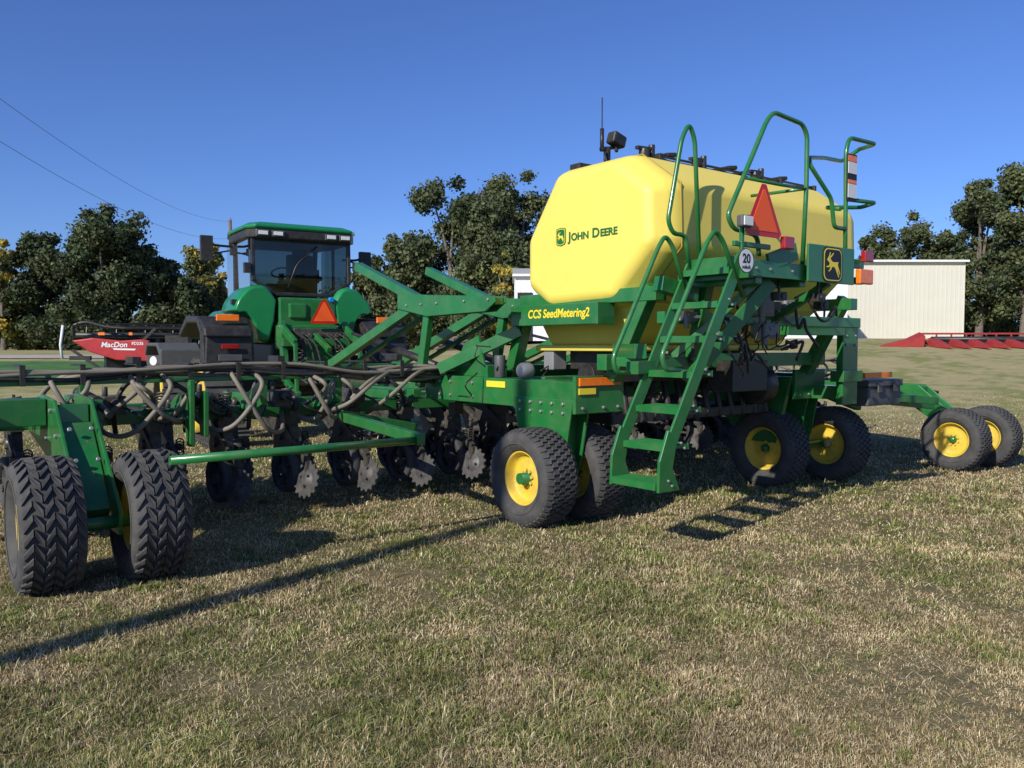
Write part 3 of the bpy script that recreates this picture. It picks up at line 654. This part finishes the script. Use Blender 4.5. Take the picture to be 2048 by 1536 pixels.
# toolbars, racks per wing and centre
def toolbars(u0,u1):
    b=MB()
    for v,z in((2.45,.95),(3.35,.95)): b.bx(u0,u1,v-.06,v+.06,z-.06,z+.06)
    n=max(2,int((u1-u0)/1.2))
    for i in range(n+1):
        u=u0+.06+(u1-u0-.12)*i/n; b.bx(u-.05,u+.05,2.38,3.4,1.015,1.11)
    P('toolbar',b)
toolbars(-6.6,-2.15); toolbars(-1.95,1.95); toolbars(2.15,6.4)
b=MB(); b.bx(-6.4,-2.1,1.87,1.93,1.28,1.32); P('hose_rack',b)
b=MB(); b.bx(2.1,6.0,1.87,1.93,1.17,1.22); P('hose_rack',b)
for u in(-4.5,-3.85,-3.1,-5.35):
    b=MB(); b.prism([(2.42,1.06),(1.88,1.28),(1.84,1.28),(1.86,1.05),(2.38,.9)],'x',u-.03,u+.03); b.bolts([(u-.03,2.0,1.15),(u-.03,2.15,1.0)],(-1,0,0),.015,.015,1); P('rack_bracket',b,GS)
for u,z0,z1 in((-4.52,.72,1.30),(-4.40,.80,1.2)):
    b=MB(); b.prism([(1.78,z0),(1.90,z0),(1.95,z1-.2),(1.86,z1),(1.76,z1)],'x',u-.02,u+.02); b.beam((u,1.9,1.1),(u,2.4,1.0),.03,.06); P('wing_bracket',b)
b=MB(); b.cyl((-5.15,.2,.83),(-3.22,.2,.83),.032,14); P('stabilizer_rod',b,GREEN,0)
b=MB(); b.beam((-3.05,1.9,.90),(-3.22,.15,.84),.07,.09); b.beam((-3.05,1.9,.92),(-2.2,1.9,.74),.06,.08); P('link_arm',b)
# big wing end beams
for u0,v0,zo in((-5.54,.54,0),(5.3,-.45,-.17)):
    dv=v0-.54; zl=zo*.55
    for o_ in(-.13,.11):
        b=MB(); b.prism([(2.4+dv*.3,1.12+zl),(1.75+dv*.6,1.22+zo),(1.22+dv,1.20+zo),(.98+dv,1.0+zo),(.38+dv,.50+zl),(.40+dv,.33),(.70+dv,.33),(1.3+dv,.72),(2.4+dv*.3,.88)],'x',u0+o_,u0+o_+.025); 
        if o_<0 and zo==0: b.bolts([(u0-.13,y+dv,z) for y,z in((1.3,1.12),(1.6,1.12),(1.1,.95),(1.5,.9),(.75,.66),(.95,.8))],(-1,0,0),.02,.02,1)
        P('wheel_arm',b,GS)
    b=MB(); b.beam((u0,1.15+dv,1.0+zo),(u0,.6+dv,.45),.20,.12); b.beam((u0,2.35,1.02+zl),(u0,1.2+dv,1.10+zo),.20,.14)
    if zo==0: b.bolts([(u0+q,1.02+dv-.04,1.0) for q in(-.07,.07)]+[(u0+q,.82+dv-.04,.80) for q in(-.07,.07)],(0,-.7,.3),.018,.03,1)
    P('wheel_arm',b,GS)
    b=MB(); b.cyl((u0-.33,v0,.40+zl),(u0+.33,v0,.40+zl),.045); P('axle',b,GREEN,0)
    b=MB(); b.cyl((u0+.22,2.2,1.2+zo),(u0+.22,1.5+dv,1.15+zo),.05); b.cyl((u0+.22,1.5+dv,1.15+zo),(u0+.22,1.1+dv,1.08+zo),.025); P('hydraulic_cylinder',b,BLK,0)
b=MB(); b.bx(-6.9,-5.68,1.45,1.70,1.0,1.2); b.bx(-5.42,-5.3,1.4,2.3,1.02,1.18); b.bx(-6.35,-6.15,1.2,2.4,1.02,1.18); P('wing_frame',b)
b=MB(); b.beam((2.1,.0,1.02),(4.9,-.1,.75),.08,.08); b.beam((3.4,-.1,.95),(4.6,-.3,.85),.06,.10); b.bx(4.2,4.3,-.2,2.3,.86,.94); b.beam((1.8,-.2,1.1),(2.6,-.3,.86),.1,.08); P('wing_frame',b)
# openers -----------------------------------------------------------
def op_meshes():
    b=MB(); r=.168; n=15
    poly=[]
    for i in range(n*4):
        t=2*math.pi*i/(n*4); q=r if i%4 in(0,1) else r*.86; poly.append((q*math.cos(t),q*math.sin(t)))
    b.prism(poly,'x',-.006,.006); b.rev([(-.03,.001),(-.03,.04),(-.012,.07),(-.007,.09)],n=16); b.bolts([(-.03,.055*math.cos(k*2.094),.055*math.sin(k*2.094)) for k in range(3)],(-1,0,0),.012,.012)
    cw=b.mesh('closing_wheel'); cw.materials.append(BLADE)
    b=MB(); b.rev([(-.04,.15),(-.045,.20),(-.03,.212),(.03,.212),(.045,.20),(.04,.15),(-.04,.15)],n=32)
    for k in range(5):
        t=k*2*math.pi/5; b.beam((0,.03*math.cos(t),.03*math.sin(t)),(0,.16*math.cos(t),.16*math.sin(t)),.02,.05,up=(1,0,0))
    b.cyl((-.05,0,0),(.05,0,0),.05); gw=b.mesh('gauge_wheel'); gw.materials.append(RUB)
    b=MB(); b.cyl((-.004,0,0),(.004,0,0),.225,36); db=b.mesh('disc_blade'); db.materials.append(BLADE)
    b=MB()
    b.beam((0,.0,.46),(0,.30,.62),.045,.07); b.beam((0,0,.30),(0,.02,.47),.04,.05); b.beam((.0,-.02,.46),(.04,-.02,.30),.02,.05)
    b.prism([(.24,.55),(.62,.50),(.74,.80),(.58,.96),(.28,.78)],'x',-.04,.04)
    b.beam((-.05,.55,.85),(-.05,.12,.60),.02,.035)
    b.cyl((0,.40,.60),(0,.38,.36),.04,10); b.prism([(.36,.60),(.50,.55),(.44,.28),(.36,.30)],'x',.03,.045)
    b.beam((0,.62,.78),(0,1.0,.92),.07,.06); b.beam((0,.60,.60),(0,.98,.80),.05,.04)
    b.cyl((-.07,.15,.56),(.07,.15,.56),.035,10); b.cyl((-.06,.5,.66),(.06,.5,.66),.05,10); b.box((0,.3,.84),(.10,.12,.12)); b.cyl((0,.28,.88),(0,.2,1.0),.03,8)
    b.tube([(.05+.035*math.cos(i*.75),.10+.0*i,.50+.003*i+.035*math.sin(i*.75)) for i in range(40)],.007,5)
    arm=b.mesh('opener_arm'); arm.materials.append(CAST)
    b=MB(); pts=[]
    for i in range(100):
        t=i/99; a=t*9*2*math.pi; pts.append((.05*math.cos(a),.50-.10*t+.05*math.sin(a),.80+.26*t))
    b.tube(pts,.010,5); b.cyl((0,.5,.78),(0,.4,1.08),.012,6); sp=b.mesh('spring'); sp.materials.append(CAST)
    return cw,gw,db,arm,sp
cw,gw,db,arm,sp=op_meshes()
def opener(u,v,dz):
    e=empty('seed_opener',(u,v,dz-.03),0,S); e.scale=(1.1,1.1,1.08)
    a=mk('opener_arm',arm,e)
    a=mk('closing_wheel',cw,e); a.location=(-.02,-.03,.30); a.rotation_euler=(random.random()*3,R_(14),R_(random.uniform(8,18)))
    a=mk('gauge_wheel',gw,e); a.location=(-.07,.30,.36); a.rotation_euler=(random.random(),0,R_(4))
    a=mk('disc_blade',db,e); a.location=(.02,.36,.36); a.rotation_euler=(0,0,R_(-5))
    mk('spring',sp,e)
us=[-4.05+.652*k for k in range(-3,16)]
for i,u in enumerate(us):
    opener(u,1.95,random.uniform(-.02,.02))
    opener(u+.33,2.75,random.uniform(-.02,.02))
# hoses ---------------------------------------------------------------
def smoothpath(pts,n=8):
    P_=[Vector(p) for p in pts]; P_=[P_[0]*2-P_[1]]+P_+[P_[-1]*2-P_[-2]]; out=[]
    for i in range(1,len(P_)-2):
        for k in range(n):
            t=k/n; a,b_,c,d_=P_[i-1:i+3]
            out.append(.5*((2*b_)+(-a+c)*t+(2*a-5*b_+4*c-d_)*t*t+(-a+3*b_-3*c+d_)*t**3))
    out.append(P_[-2]); return out
random.seed(11)
for side in(-1,1):
    for k in range(13 if side<0 else 6):
        us_=[1.75,2.3,2.9,3.5,4.1,4.7,5.3,6.0][:8-(k%5)]
        off=(k%5)*.055; pts=[]
        pts.append((side*1.0,2.0+.05*k,1.38)); 
        for q in us_:
            sag=(-.10 if q<3.2 else -.03)*random.uniform(.2,1.3)
            pts.append((side*q,1.84+off+random.uniform(-.05,.05),1.37+.03*(k//5)+random.uniform(-.03,.025)+sag))
        ue=us_[-1]+.25
        pts+=[(side*ue,2.0+off,1.28),(side*(ue+.1),2.2,1.05),(side*(ue+.05),2.40,.80)]
        b=MB(); b.tube(smoothpath(pts),random.choice((.018,.022)),8); P('seed_hose',b,HOSE if k%4 else BLK,0)
for i,u in enumerate(us):
    for v in(2.5,3.3):
        if v>3 and i%2: continue
        uu=u+(.33 if v>3 else 0); o_=random.uniform(.2,.6)*random.choice((-1,1))
        pts=[(uu+o_*1.3,2.0,1.36),(uu+o_*.9,1.90+random.uniform(-.25,0),1.20),(uu+o_*.4,v-.5,.98+random.uniform(-.14,.1)),(uu,v-.15,.90),(uu,v-.15,.62)]
        b=MB(); b.tube(smoothpath(pts,6),.020,7); P('seed_hose',b,BLK if random.random()<.45 else HOSE,0)
for k in range(36):
    if k<9: u=random.uniform(-2.0,-1.3); v=random.uniform(.7,2.2); z=random.uniform(1.32,1.5)
    elif k<14: u=random.uniform(-1.3,.8); v=random.uniform(-.3,1.); z=random.uniform(1.1,1.4)
    elif k<26: u=random.uniform(-1.4,-.1); v=random.uniform(-1.3,-.8); z=random.uniform(1.5,2.0)
    else: u=random.uniform(-.6,.35); v=random.uniform(-1.25,-.8); z=random.uniform(1.7,2.05)
    pts=[(u,v,z)]
    for q in range(4): pts.append((pts[-1][0]+random.uniform(-.18,.2),pts[-1][1]+random.uniform(-.06,.06),min(2.08,max(1.1,pts[-1][2]+random.uniform(-.2,.12)))))
    b=MB(); b.tube(smoothpath(pts,6),random.choice((.006,.008,.011,.014)),6); P('hydraulic_hose',b,BLK,0)
for k,(du,dz,dv) in enumerate(((0,0,0),(-.33,.03,.1),(-.48,-.05,-.05))):
    u=-2.25+du; b=MB(); b.tube(smoothpath([(u+.25,1.95+dv,1.34),(u-.05,1.75+dv,1.30+dz),(u-.35,1.72+dv,1.10+dz),(u-.40,2.0,.95),(u-.3,2.4,.85)],7),.021,8); P('seed_hose',b,HOSE,0)
# wing loops and dark valve clutter
for u,du,z0 in((-5.0,.25,.95),(-4.75,-.22,.85),(-4.15,.28,.80),(-3.95,-.2,.85),(-3.45,.2,.9),(-5.6,.2,.9)):
    b=MB(); b.tube(smoothpath([(u,1.88,1.36),(u+.05,1.78,1.22),(u+du,1.76,z0+.05),(u+du*1.8,1.95,z0),(u+du*2.3,2.3,z0+.15)],7),.022,8); P('seed_hose',b,HOSE,0)
for u in(-5.05,-4.25,-3.55,-2.75):
    b=MB(); b.bx(u-.09,u+.09,2.15,2.35,1.0,1.16); b.cyl((u,2.15,1.1),(u,2.05,1.1),.04,10); b.cyl((u-.06,2.25,1.16),(u-.06,2.25,1.24),.025,8); P('valve_block',b,CAST,.008)
    b=MB(); b.tube(smoothpath([(u,2.05,1.1),(u+.15,1.9,1.0),(u+.4,2.0,.92),(u+.6,2.3,1.05)],6),.012,6); P('hydraulic_hose',b,BLK,0)
for i,u in enumerate(np.arange(-6.2,-2.2,.42)):
    b=MB(); b.bx(u-.02,u+.02,1.80,2.2,1.43,1.445); b.bx(u-.02,u+.02,1.80,1.815,1.28,1.44)
    if i%3==0: b.bx(u-.035,u+.035,1.86,2.1,1.445,1.50)
    P('hose_clamp',b,BLK,.003)

# ------------------------------------------------------------------ TRACTOR
TR=empty('tractor',(-3.46,13.7,gzf(-3.45,13.7)),R_(32)); top(TR,'green and black tracked tractor with large cab hitched ahead','tractor')
def Q(name,b,m=GREEN,bevel=.01,parent=TR): return b.obj(name,m,parent,bevel)
b=MB()
def rl(z,ix,iy): return [(-.80+ix,-.17+iy,z),(.80-ix,-.17+iy,z),(.93-ix,.02+iy,z),(.95-ix,1.0,z),(.80-ix,1.65-iy,z),(-.80+ix,1.65-iy,z),(-.95+ix,1.0,z),(-.93+ix,.02+iy,z)]
vs=rl(3.42,0,0)+rl(3.48,.0,-.02)+rl(3.54,.12,.12); b.add(vs,[(i,(i+1)%8,8+(i+1)%8,8+i) for i in range(8)]+[(8+i,8+(i+1)%8,16+(i+1)%8,16+i) for i in range(8)]+[tuple(range(7,-1,-1)),tuple(range(16,24))]); Q('roof',b,GREEN2,.025)
b=MB(); b.add([(x*.97,y,z) for z in(3.28,3.418) for x,y,_ in rl(0,0,0)],[(i,(i+1)%8,8+(i+1)%8,8+i) for i in range(8)]+[tuple(range(7,-1,-1)),tuple(range(8,16))]); Q('roof_rim',b,BLK,.02,TR)
for x in(-.68,-.44,.44,.68):
    b=MB(); b.box((x,-.18,3.35),(.20,.05,.10)); Q('work_light',b,GREY,.01)
    b=MB(); b.box((x,-.21,3.35),(.15,.01,.06)); Q('lamp_lens',b,WHT,.005)
b=MB()   # pillars
for s in(-1,1):
    b.beam((s*.80,.0,3.30),(s*.80,-.02,2.60),.06,.08); b.beam((s*.80,-.02,2.62),(s*.45,-.02,2.40),.06,.06); b.beam((s*.86,.9,3.30),(s*.86,.9,2.2),.05,.05); b.beam((s*.74,1.5,3.30),(s*.70,1.55,2.2),.07,.07); b.beam((s*.84,0,2.4),(s*.84,1.5,2.3),.06,.08)
b.beam((-.45,-.02,2.40),(.45,-.02,2.40),.06,.06); b.beam((-.8,0,3.27),(.8,0,3.27),.06,.06)
Q('cab_frame',b,BLK,.012)
b=MB(); b.bx(-.80,.80,.03,1.5,1.75,2.36); Q('cab_base',b,BLK,.04)
b=MB(); b.add([(-.8,-.02,3.27),(.8,-.02,3.27),(.8,-.02,2.62),(.45,-.02,2.4),(-.45,-.02,2.4),(-.8,-.02,2.62)],[(0,1,2,3,4,5)]); Q('rear_window',b,GLASS,0)
for s in(-1,1):
    b=MB(); b.add([(s*.85,.02,3.28),(s*.85,1.5,3.28),(s*.84,1.5,2.35),(s*.84,.02,2.4)],[(0,1,2,3)]); Q('side_window',b,GLASS,0)
b=MB(); b.add([(-.74,1.51,3.28),(.74,1.51,3.28),(.70,1.56,2.35),(-.70,1.56,2.35)],[(0,1,2,3)]); Q('windscreen',b,GLASS,0)
b=MB(); b.box((.12,.75,2.62),(.52,.5,.14)); b.box((.12,.48,2.85),(.46,.13,.5)); b.box((.12,.48,3.13),(.26,.10,.13)); b.box((.48,.7,2.72),(.10,.45,.08)); Q('seat',b,GREY,.05)
b=MB(); b.rev([(-.015,.17),(0,.19),(.015,.17),(0,.15),(-.015,.17)],c=(0,0,0),n=24,ax='z'); o=Q('steering_wheel',b,BLK,0); o.location=(.0,1.15,2.85); o.rotation_euler=(R_(-25),0,0)
b=MB(); b.beam((.0,1.2,2.3),(0,1.15,2.84),.08,.08); b.box((.62,1.1,2.8),(.05,.18,.24)); b.box((-.3,.25,2.45),(.5,.3,.25)); b.beam((.62,1.1,2.3),(.62,1.1,2.8),.03,.03); b.bx(-.7,.7,1.3,1.48,2.36,2.62); Q('console',b,BLK,.02)
b=MB(); b.tube(fillet([(-.25,-.05,2.50),(-.10,-.05,2.9),(.25,-.05,3.2)],.1),.012,6); Q('window_wiper',b,BLK,0)
for s in(-1,1):
    b=MB(); pl=fillet([(s*.46,.0,2.30),(s*.62,.0,2.54),(s*.90,.0,2.52),(s*1.10,0,2.30),(s*1.16,0,2.12)],.12,4)
    outer=[(p.x,p.z) for p in pl]; inner=fillet([(s*1.08,0,2.08),(s*.98,0,2.10),(s*.84,0,1.95),(s*.76,0,1.62),(s*.60,0,1.60),(s*.50,0,1.95)],.08,3)
    poly=outer+[(p.x,p.z) for p in inner]
    n=len(poly); cx=sum(p[0] for p in poly)/n; cz=sum(p[1] for p in poly)/n
    vs=[(cx+(a-cx)*.90,-.22,cz+(c_-cz)*.90) for a,c_ in poly]+[(a,-.10,c_) for a,c_ in poly]+[(a,.65,c_) for a,c_ in poly]
    b.add(vs,[tuple(range(n)),tuple(range(3*n-1,2*n-1,-1))],0,False); b.add(vs,[(k*n+i,(k+1)*n+i,(k+1)*n+(i+1)%n,k*n+(i+1)%n) for k in range(2) for i in range(n)],0,True)
    Q('fender',b,GREEN2,.02)
    xx=s*1.30
    for y0,sc,nm in((.5,1.,'rear'),(4.2,.86,'front')):
        t=empty('track_unit',(xx,y0,0),0,TR)
        H=1.35*sc; prof_=[(-1.05*sc,.25),(-.85*sc,.04),(.85*sc,.04),(1.05*sc,.25),(.45*sc,H-.10),(.2*sc,H),(-.2*sc,H),(-.45*sc,H-.10)]
        b=MB(); inner=[(y*.93,.05+(z-.05)*.94+.02) for y,z in prof_]
        n=len(prof_); vs=[(x_,y,z) for x_ in(-.28,.28) for y,z in prof_]+[(x_,y,z) for x_ in(-.28,.28) for y,z in inner]
        fs=[]
        for i in range(n):
            j=(i+1)%n; fs+=[(i,j,n+j,n+i),(2*n+i,3*n+i,3*n+j,2*n+j),(i,2*n+i,2*n+j,j),(n+i,n+j,3*n+j,3*n+i)]
        b.add(vs,fs)
        for i in range(len(prof_)):
            p=Vector((0,*prof_[i])); q=Vector((0,*prof_[(i+1)%n])); k=max(1,int((q-p).length/.13)); dd=(q-p).normalized()
            for w_ in range(k):
                c=p+(q-p)*((w_+.5)/k); nn=Vector((0,dd.z,-dd.y)); 
                b.beam(c+Vector((-.28,0,0))+nn*.02,c+Vector((.28,0,0))+nn*.02,.05,.05,up=nn)
        b.obj('track_belt',RUB,t,.0)
        for cy,cz,r in((0,H-.42*sc,.40*sc),(-.75*sc,.33,.24*sc),(.75*sc,.33,.24*sc)):
            b=MB(); b.rev([(-.2,.001),(-.2,r*.5),(-.12,r*.8),(-.2,r*.96),(-.2,r),(.2,r),(.2,r*.96),(.12,r*.8),(.2,r*.5),(.2,.001)],c=(0,cy,cz),n=28)
            b.obj('drive_wheel',RIMY,t)
        b=MB()
        if nm=='rear':
            b.prism([(-.95,1.28),(-.88,1.78),(-.6,2.02),(.3,2.05),(.9,1.8),(.9,1.7),(.25,1.93),(-.5,1.92),(-.75,1.75),(-.80,1.28)],'x',-.38,.40)
            b.add([(-.36,-.96,1.28),(.38,-.96,1.22),(.38,-.90,1.80),(-.32,-.90,1.78),(-.36,-.82,1.28),(.38,-.82,1.22),(.38,-.78,1.80),(-.32,-.78,1.78)],[(0,1,2,3),(7,6,5,4),(0,4,5,1),(1,5,6,2),(2,6,7,3),(3,7,4,0)])
            b.prism([(-1.0,1.7),(-.95,1.85),(-.7,1.98),(-.6,1.9),(-.85,1.72)],'x',-.36,.36)
        else:
            b.prism([(-1.0,1.1),(-.95,1.45),(-.6,1.62),(.7,1.62),(.9,1.4),(.85,1.35),(.65,1.55),(-.55,1.55),(-.85,1.38),(-.88,1.1)],'x',-.40,.36); b.bx(-.40,.36,-1.02,-.88,1.0,1.5)
        b.obj('track_fender',GREY if nm=='front' else BLK,t,.03)
        if nm=='rear':
            b=MB(); b.box((.0,-.93,1.99),(.34,.05,.10)); b.obj('reflector',ORG2,t,.01)
            b=MB(); b.box((.02,-.985,1.55),(.26,.03,.07)); b.obj('tail_light',LRED,t,.01)
            b=MB(); b.box((.02,-.99,1.38),(.36,.02,.10)); b.obj('step_plate',GREY,t,.01)
b=MB(); b.bx(-.45,.50,-.22,.3,1.85,2.34); b.bx(-.5,.55,-.28,-.1,1.5,1.9); b.bx(-.3,.0,-.26,-.2,2.0,2.25); Q('rear_housing',b,GREEN,.03)
b=MB(); b.bx(-.55,.55,-.1,5.2,.9,1.6); b.bx(-1.2,1.2,.3,.7,.75,1.0); b.bx(-1.2,1.2,4.0,4.4,.75,1.0); Q('chassis',b,BLK,.03)
b=MB(); b.prism([(-.45,1.5),(-.45,2.15),(-.3,2.3),(.3,2.3),(.45,2.15),(.45,1.5)],'y',1.65,5.2); Q('hood',b,GREEN,.05)
b=MB()
for x in(-.42,.62):
    b.beam((x,-.25,1.95),(x,-.45,1.0),.10,.14); b.beam((x,-.3,1.85),(x,-.95,1.6),.07,.12); b.beam((x,-.45,1.0),(x,-1.1,.8),.08,.10); b.beam((x,-.95,1.6),(x,-1.0,.85),.06,.06)
b.bx(-.48,.7,-.5,-.35,1.55,1.68); b.beam((.1,-.3,1.75),(.1,-1.0,1.5),.08,.08); b.bx(-.1,.35,-.45,-.3,1.0,1.6)
Q('rear_hitch',b,GREEN,.012)
b=MB(); b.bx(-.25,.55,-.36,-.29,1.62,1.84); 
for x in(-.15,.0,.15,.30,.45): b.cyl((x,-.36,1.73),(x,-.42,1.73),.04,10)
Q('hydraulic_coupler',b,CAST,.01)
for x in(-.2,.40): 
    b=MB(); b.tube([(x+.06*math.cos(i*.8),-.55+.06*math.sin(i*.8),1.05+i*.009) for i in range(70)],.014,6); Q('coiled_cable',b,BLK,0)
for k in range(10):
    x=random.uniform(-.5,.7); b=MB(); b.tube(smoothpath([(x,-.3,1.8),(x+.1,-.7,1.6),(x+random.uniform(-.2,.2),-1.1,1.2),(x,-1.5,1.0)],6),.016,6); Q('hydraulic_hose',b,BLK,0)
smv((.22,-.44,2.10),RX,ZU,.46,TR)
b=MB(); b.beam((.22,-.2,2.1),(.22,-.43,2.1),.05,.05); Q('sign_bracket',b,GREEN,.005)
for s,x,yy,z0,z1 in((-1,-1.25,1.2,3.0,3.42),(1,1.22,.3,2.86,3.2)):
    b=MB(); b.box((x,yy,(z0+z1)/2),(.20,.09,z1-z0)); b.tube(fillet([(x,yy,z1-.1),(x-s*.15,yy+.05,z1-.15),(s*.84,yy+.1,z1-.15)],.05),.022,8); b.tube([(x,yy,z0+.1),(s*.84,yy+.1,z0+.2)],.015,8); Q('mirror',b,BLK,.02)
for q in((-.90,-.04,2.80,.10,.16),(.92,-.05,2.9,.10,.14),(-.98,.5,3.1,.09,.12),(-1.1,-.1,2.25,.14,.08)):
    b=MB(); b.box(q[:3],(q[3],.09,q[4])); b.cyl((q[0]-.0,q[1],q[2]),(q[0]*.88,q[1]+.06,q[2]-.02),.014,8); Q('side_lamp',b,BLK,.02)
b=MB(); b.cyl((.42,-.25,2.32),(.42,-.15,2.32),.045,12); Q('coupler_cap',b,BLUEC,.01)

# ------------------------------------------------------------------ DRAPER HEADER (left)
hx,hy=-13.9,30.; hz_=gzf(hx,hy)
HD=empty('draper_header',(hx,hy,hz_),R_(8)); top(HD,'black combine header with red end shield resting on grass','combine header')
b=MB(); b.prism([(-1.9,1.05),(-1.3,.65),(-.4,.35),(.75,.30),(.85,.50),(.70,.75),(.75,1.05),(.5,1.1),(-.2,1.05),(-1.2,1.15)],'y',-.1,.12); Q('end_shield',b,RED,.04,HD)
flat('stripe',[(-.45,.72),(.25,.70),(.3,.76),(-.5,.78)],(0,-.104,0),RX,ZU,.004,WHT,HD)
text('lettering','MacDon',.26,(-.9,-.106,.82),RX,ZU,WHT,HD,bold=.005,shear=.2)
text('lettering','FD235',.15,(.15,-.106,.9),RX,ZU,WHT,HD,bold=.003)
b=MB()
b.tube(fillet([(-2.0,.5,1.1),(-2.1,.5,1.6),(-1.6,.5,1.75),(-.9,.5,1.55),(-.2,.5,1.5),(1.6,1.5,1.5),(6,4.5,1.5)],.2),.06,8)
for i in range(9):
    t=i/8; x=-1.6+7*t; y=.5+4.2*t
    for k in range(6):
        a=k*math.pi/3+.2; b.cyl((x,y,1.25),(x,y+.45*math.cos(a),1.25+.45*math.sin(a)),.025,6)
for k in range(6):
    a=k*math.pi/3+.2; b.cyl((-1.9,.3+.45*math.cos(a),1.25+.45*math.sin(a)),(5.4,4.7+.45*math.cos(a),1.25+.45*math.sin(a)),.03,6)
b.beam((-.9,.3,.5),(5.6,4.3,.5),.3,.9); b.cyl((-1.9,.3,1.25),(5.4,4.7,1.25),.10); b.beam((.2,.2,.8),(.9,.2,1.5),.1,.1); b.box((1.6,.6,.8),(.8,.6,.9))
b.beam((-1.9,-.05,.72),(-.9,-.05,-.0),.09,.09); b.bx(-2.0,-1.3,-.05,.15,.35,.5)
Q('reel',b,BLK,.0,HD)
b=MB(); b.rev([(-.12,.17),(-.12,.33),(.12,.33),(.12,.17)],n=28); o=Q('transport_tyre',b,RUB,.02,HD); o.location=(1.0,-.25,.33); o.rotation_euler=(0,0,R_(60))
b=MB(); b.rev([(-.10,.001),(-.09,.05),(-.05,.10),(-.12,.18),(.12,.18),(.12,.001)],n=24); o=Q('transport_rim',b,WHT,0,HD); o.location=(1.0,-.25,.33); o.rotation_euler=(0,0,R_(60))
b=MB(); b.tube([(-2.25,0,.4),(-2.3,0,.9),(-2.2,0,1.6)],.05); Q('marker_post',b,WHT,0,HD)
for q in((-.9,.22),(.1,.12)):
    b=MB(); b.box((q[0],-.02,1.30),(q[1],.02,.10)); Q('reflector',b,ORG2,0,HD)

# ------------------------------------------------------------------ CORN HEADER (right)
cx,cy=17.6,34.; CH=empty('corn_header',(cx,cy,gzf(cx,cy)-.05),R_(-3)); CH.scale=(1,1,.78); top(CH,'red corn header with pointed snouts lying on the grass','corn header')
b=MB(); b.bx(-.2,7,1.1,1.2,.25,.5); b.beam((-.3,1.4,.85),(7,1.4,.85),.10,.10); b.beam((-.3,1.4,.3),(7,1.4,.3),.10,.10)
for i in range(12): b.beam((-.2+i*.62,1.35,.2),(-.2+i*.62,1.35,.85),.06,.06)
Q('header_frame',b,RED2,.01,CH)
for i in range(9):
    x0=.1+i*.76
    b=MB(); vs=[(x0-.20,1.0,.15),(x0+.20,1.0,.15),(x0+.17,1.0,.62),(x0-.17,1.0,.62),(x0-.18,.2,.1),(x0+.18,.2,.1),(x0+.12,.2,.42),(x0-.12,.2,.42),(x0-.04,-.75,.05),(x0+.04,-.75,.05),(x0+.03,-.75,.12),(x0-.03,-.75,.12)]
    b.add(vs,[(0,1,2,3),(0,4,5,1),(1,5,6,2),(2,6,7,3),(3,7,4,0),(4,8,9,5),(5,9,10,6),(6,10,11,7),(7,11,8,4),(8,11,10,9)]); Q('snout',b,RED2,.02,CH)
b=MB(); vs=[(-.4,1.2,.12),(-.4,.6,.12),(-.35,.6,.72),(-.35,1.2,.95),(-1.15,.8,.12),(-1.15,.6,.12),(-1.15,.6,.5),(-1.15,.8,.55),(-2.2,.68,.15),(-2.2,.62,.15),(-2.2,.62,.22),(-2.2,.68,.22)]
b.add(vs,[(0,1,2,3),(0,4,5,1),(1,5,6,2),(2,6,7,3),(3,7,4,0),(4,8,9,5),(5,9,10,6),(6,10,11,7),(7,11,8,4),(8,11,10,9)]); Q('end_snout',b,RED2,.02,CH)
b=MB(); b.cyl((0,.85,.55),(7,.85,.55),.14,12); b.bx(0,7,.8,.88,.15,.42); Q('auger',b,BLK,0,CH)

# ------------------------------------------------------------------ light, world, camera
w=bpy.data.worlds.new('World'); scene.world=w; w.use_nodes=True; nt=w.node_tree; bg=nt.nodes['Background']
sk=nt.nodes.new('ShaderNodeTexSky'); sk.sky_type='NISHITA'; sk.sun_disc=False; sk.sun_elevation=R_(30); sk.sun_rotation=math.atan2(-SUN.x,-SUN.y)
sk.air_density=1.0; sk.dust_density=.35; sk.ozone_density=3.8; sk.altitude=300
mu=nt.nodes.new('ShaderNodeMixRGB'); mu.blend_type='MULTIPLY'; mu.inputs[0].default_value=1; mu.inputs[2].default_value=(.74,.95,1.5,1)
nt.links.new(sk.outputs[0],mu.inputs[1]); nt.links.new(mu.outputs[0],bg.inputs[0]); bg.inputs[1].default_value=.088
sl=bpy.data.lights.new('sun','SUN'); sl.energy=5.0; sl.angle=R_(.5); sl.color=(1,.95,.86)
so=bpy.data.objects.new('sun',sl); COL.objects.link(so); so.rotation_euler=SUN.to_track_quat('-Z','Y').to_euler(); so.location=(-8,-10,12)
c=bpy.data.cameras.new('camera'); co=bpy.data.objects.new('camera',c); COL.objects.link(co)
c.sensor_width=36; c.lens=1655/2048*36; c.clip_end=2000; c.clip_start=.05
co.location=(0,0,CAMH); co.rotation_euler=(R_(90)-math.atan(78/1655),0,0); scene.camera=co
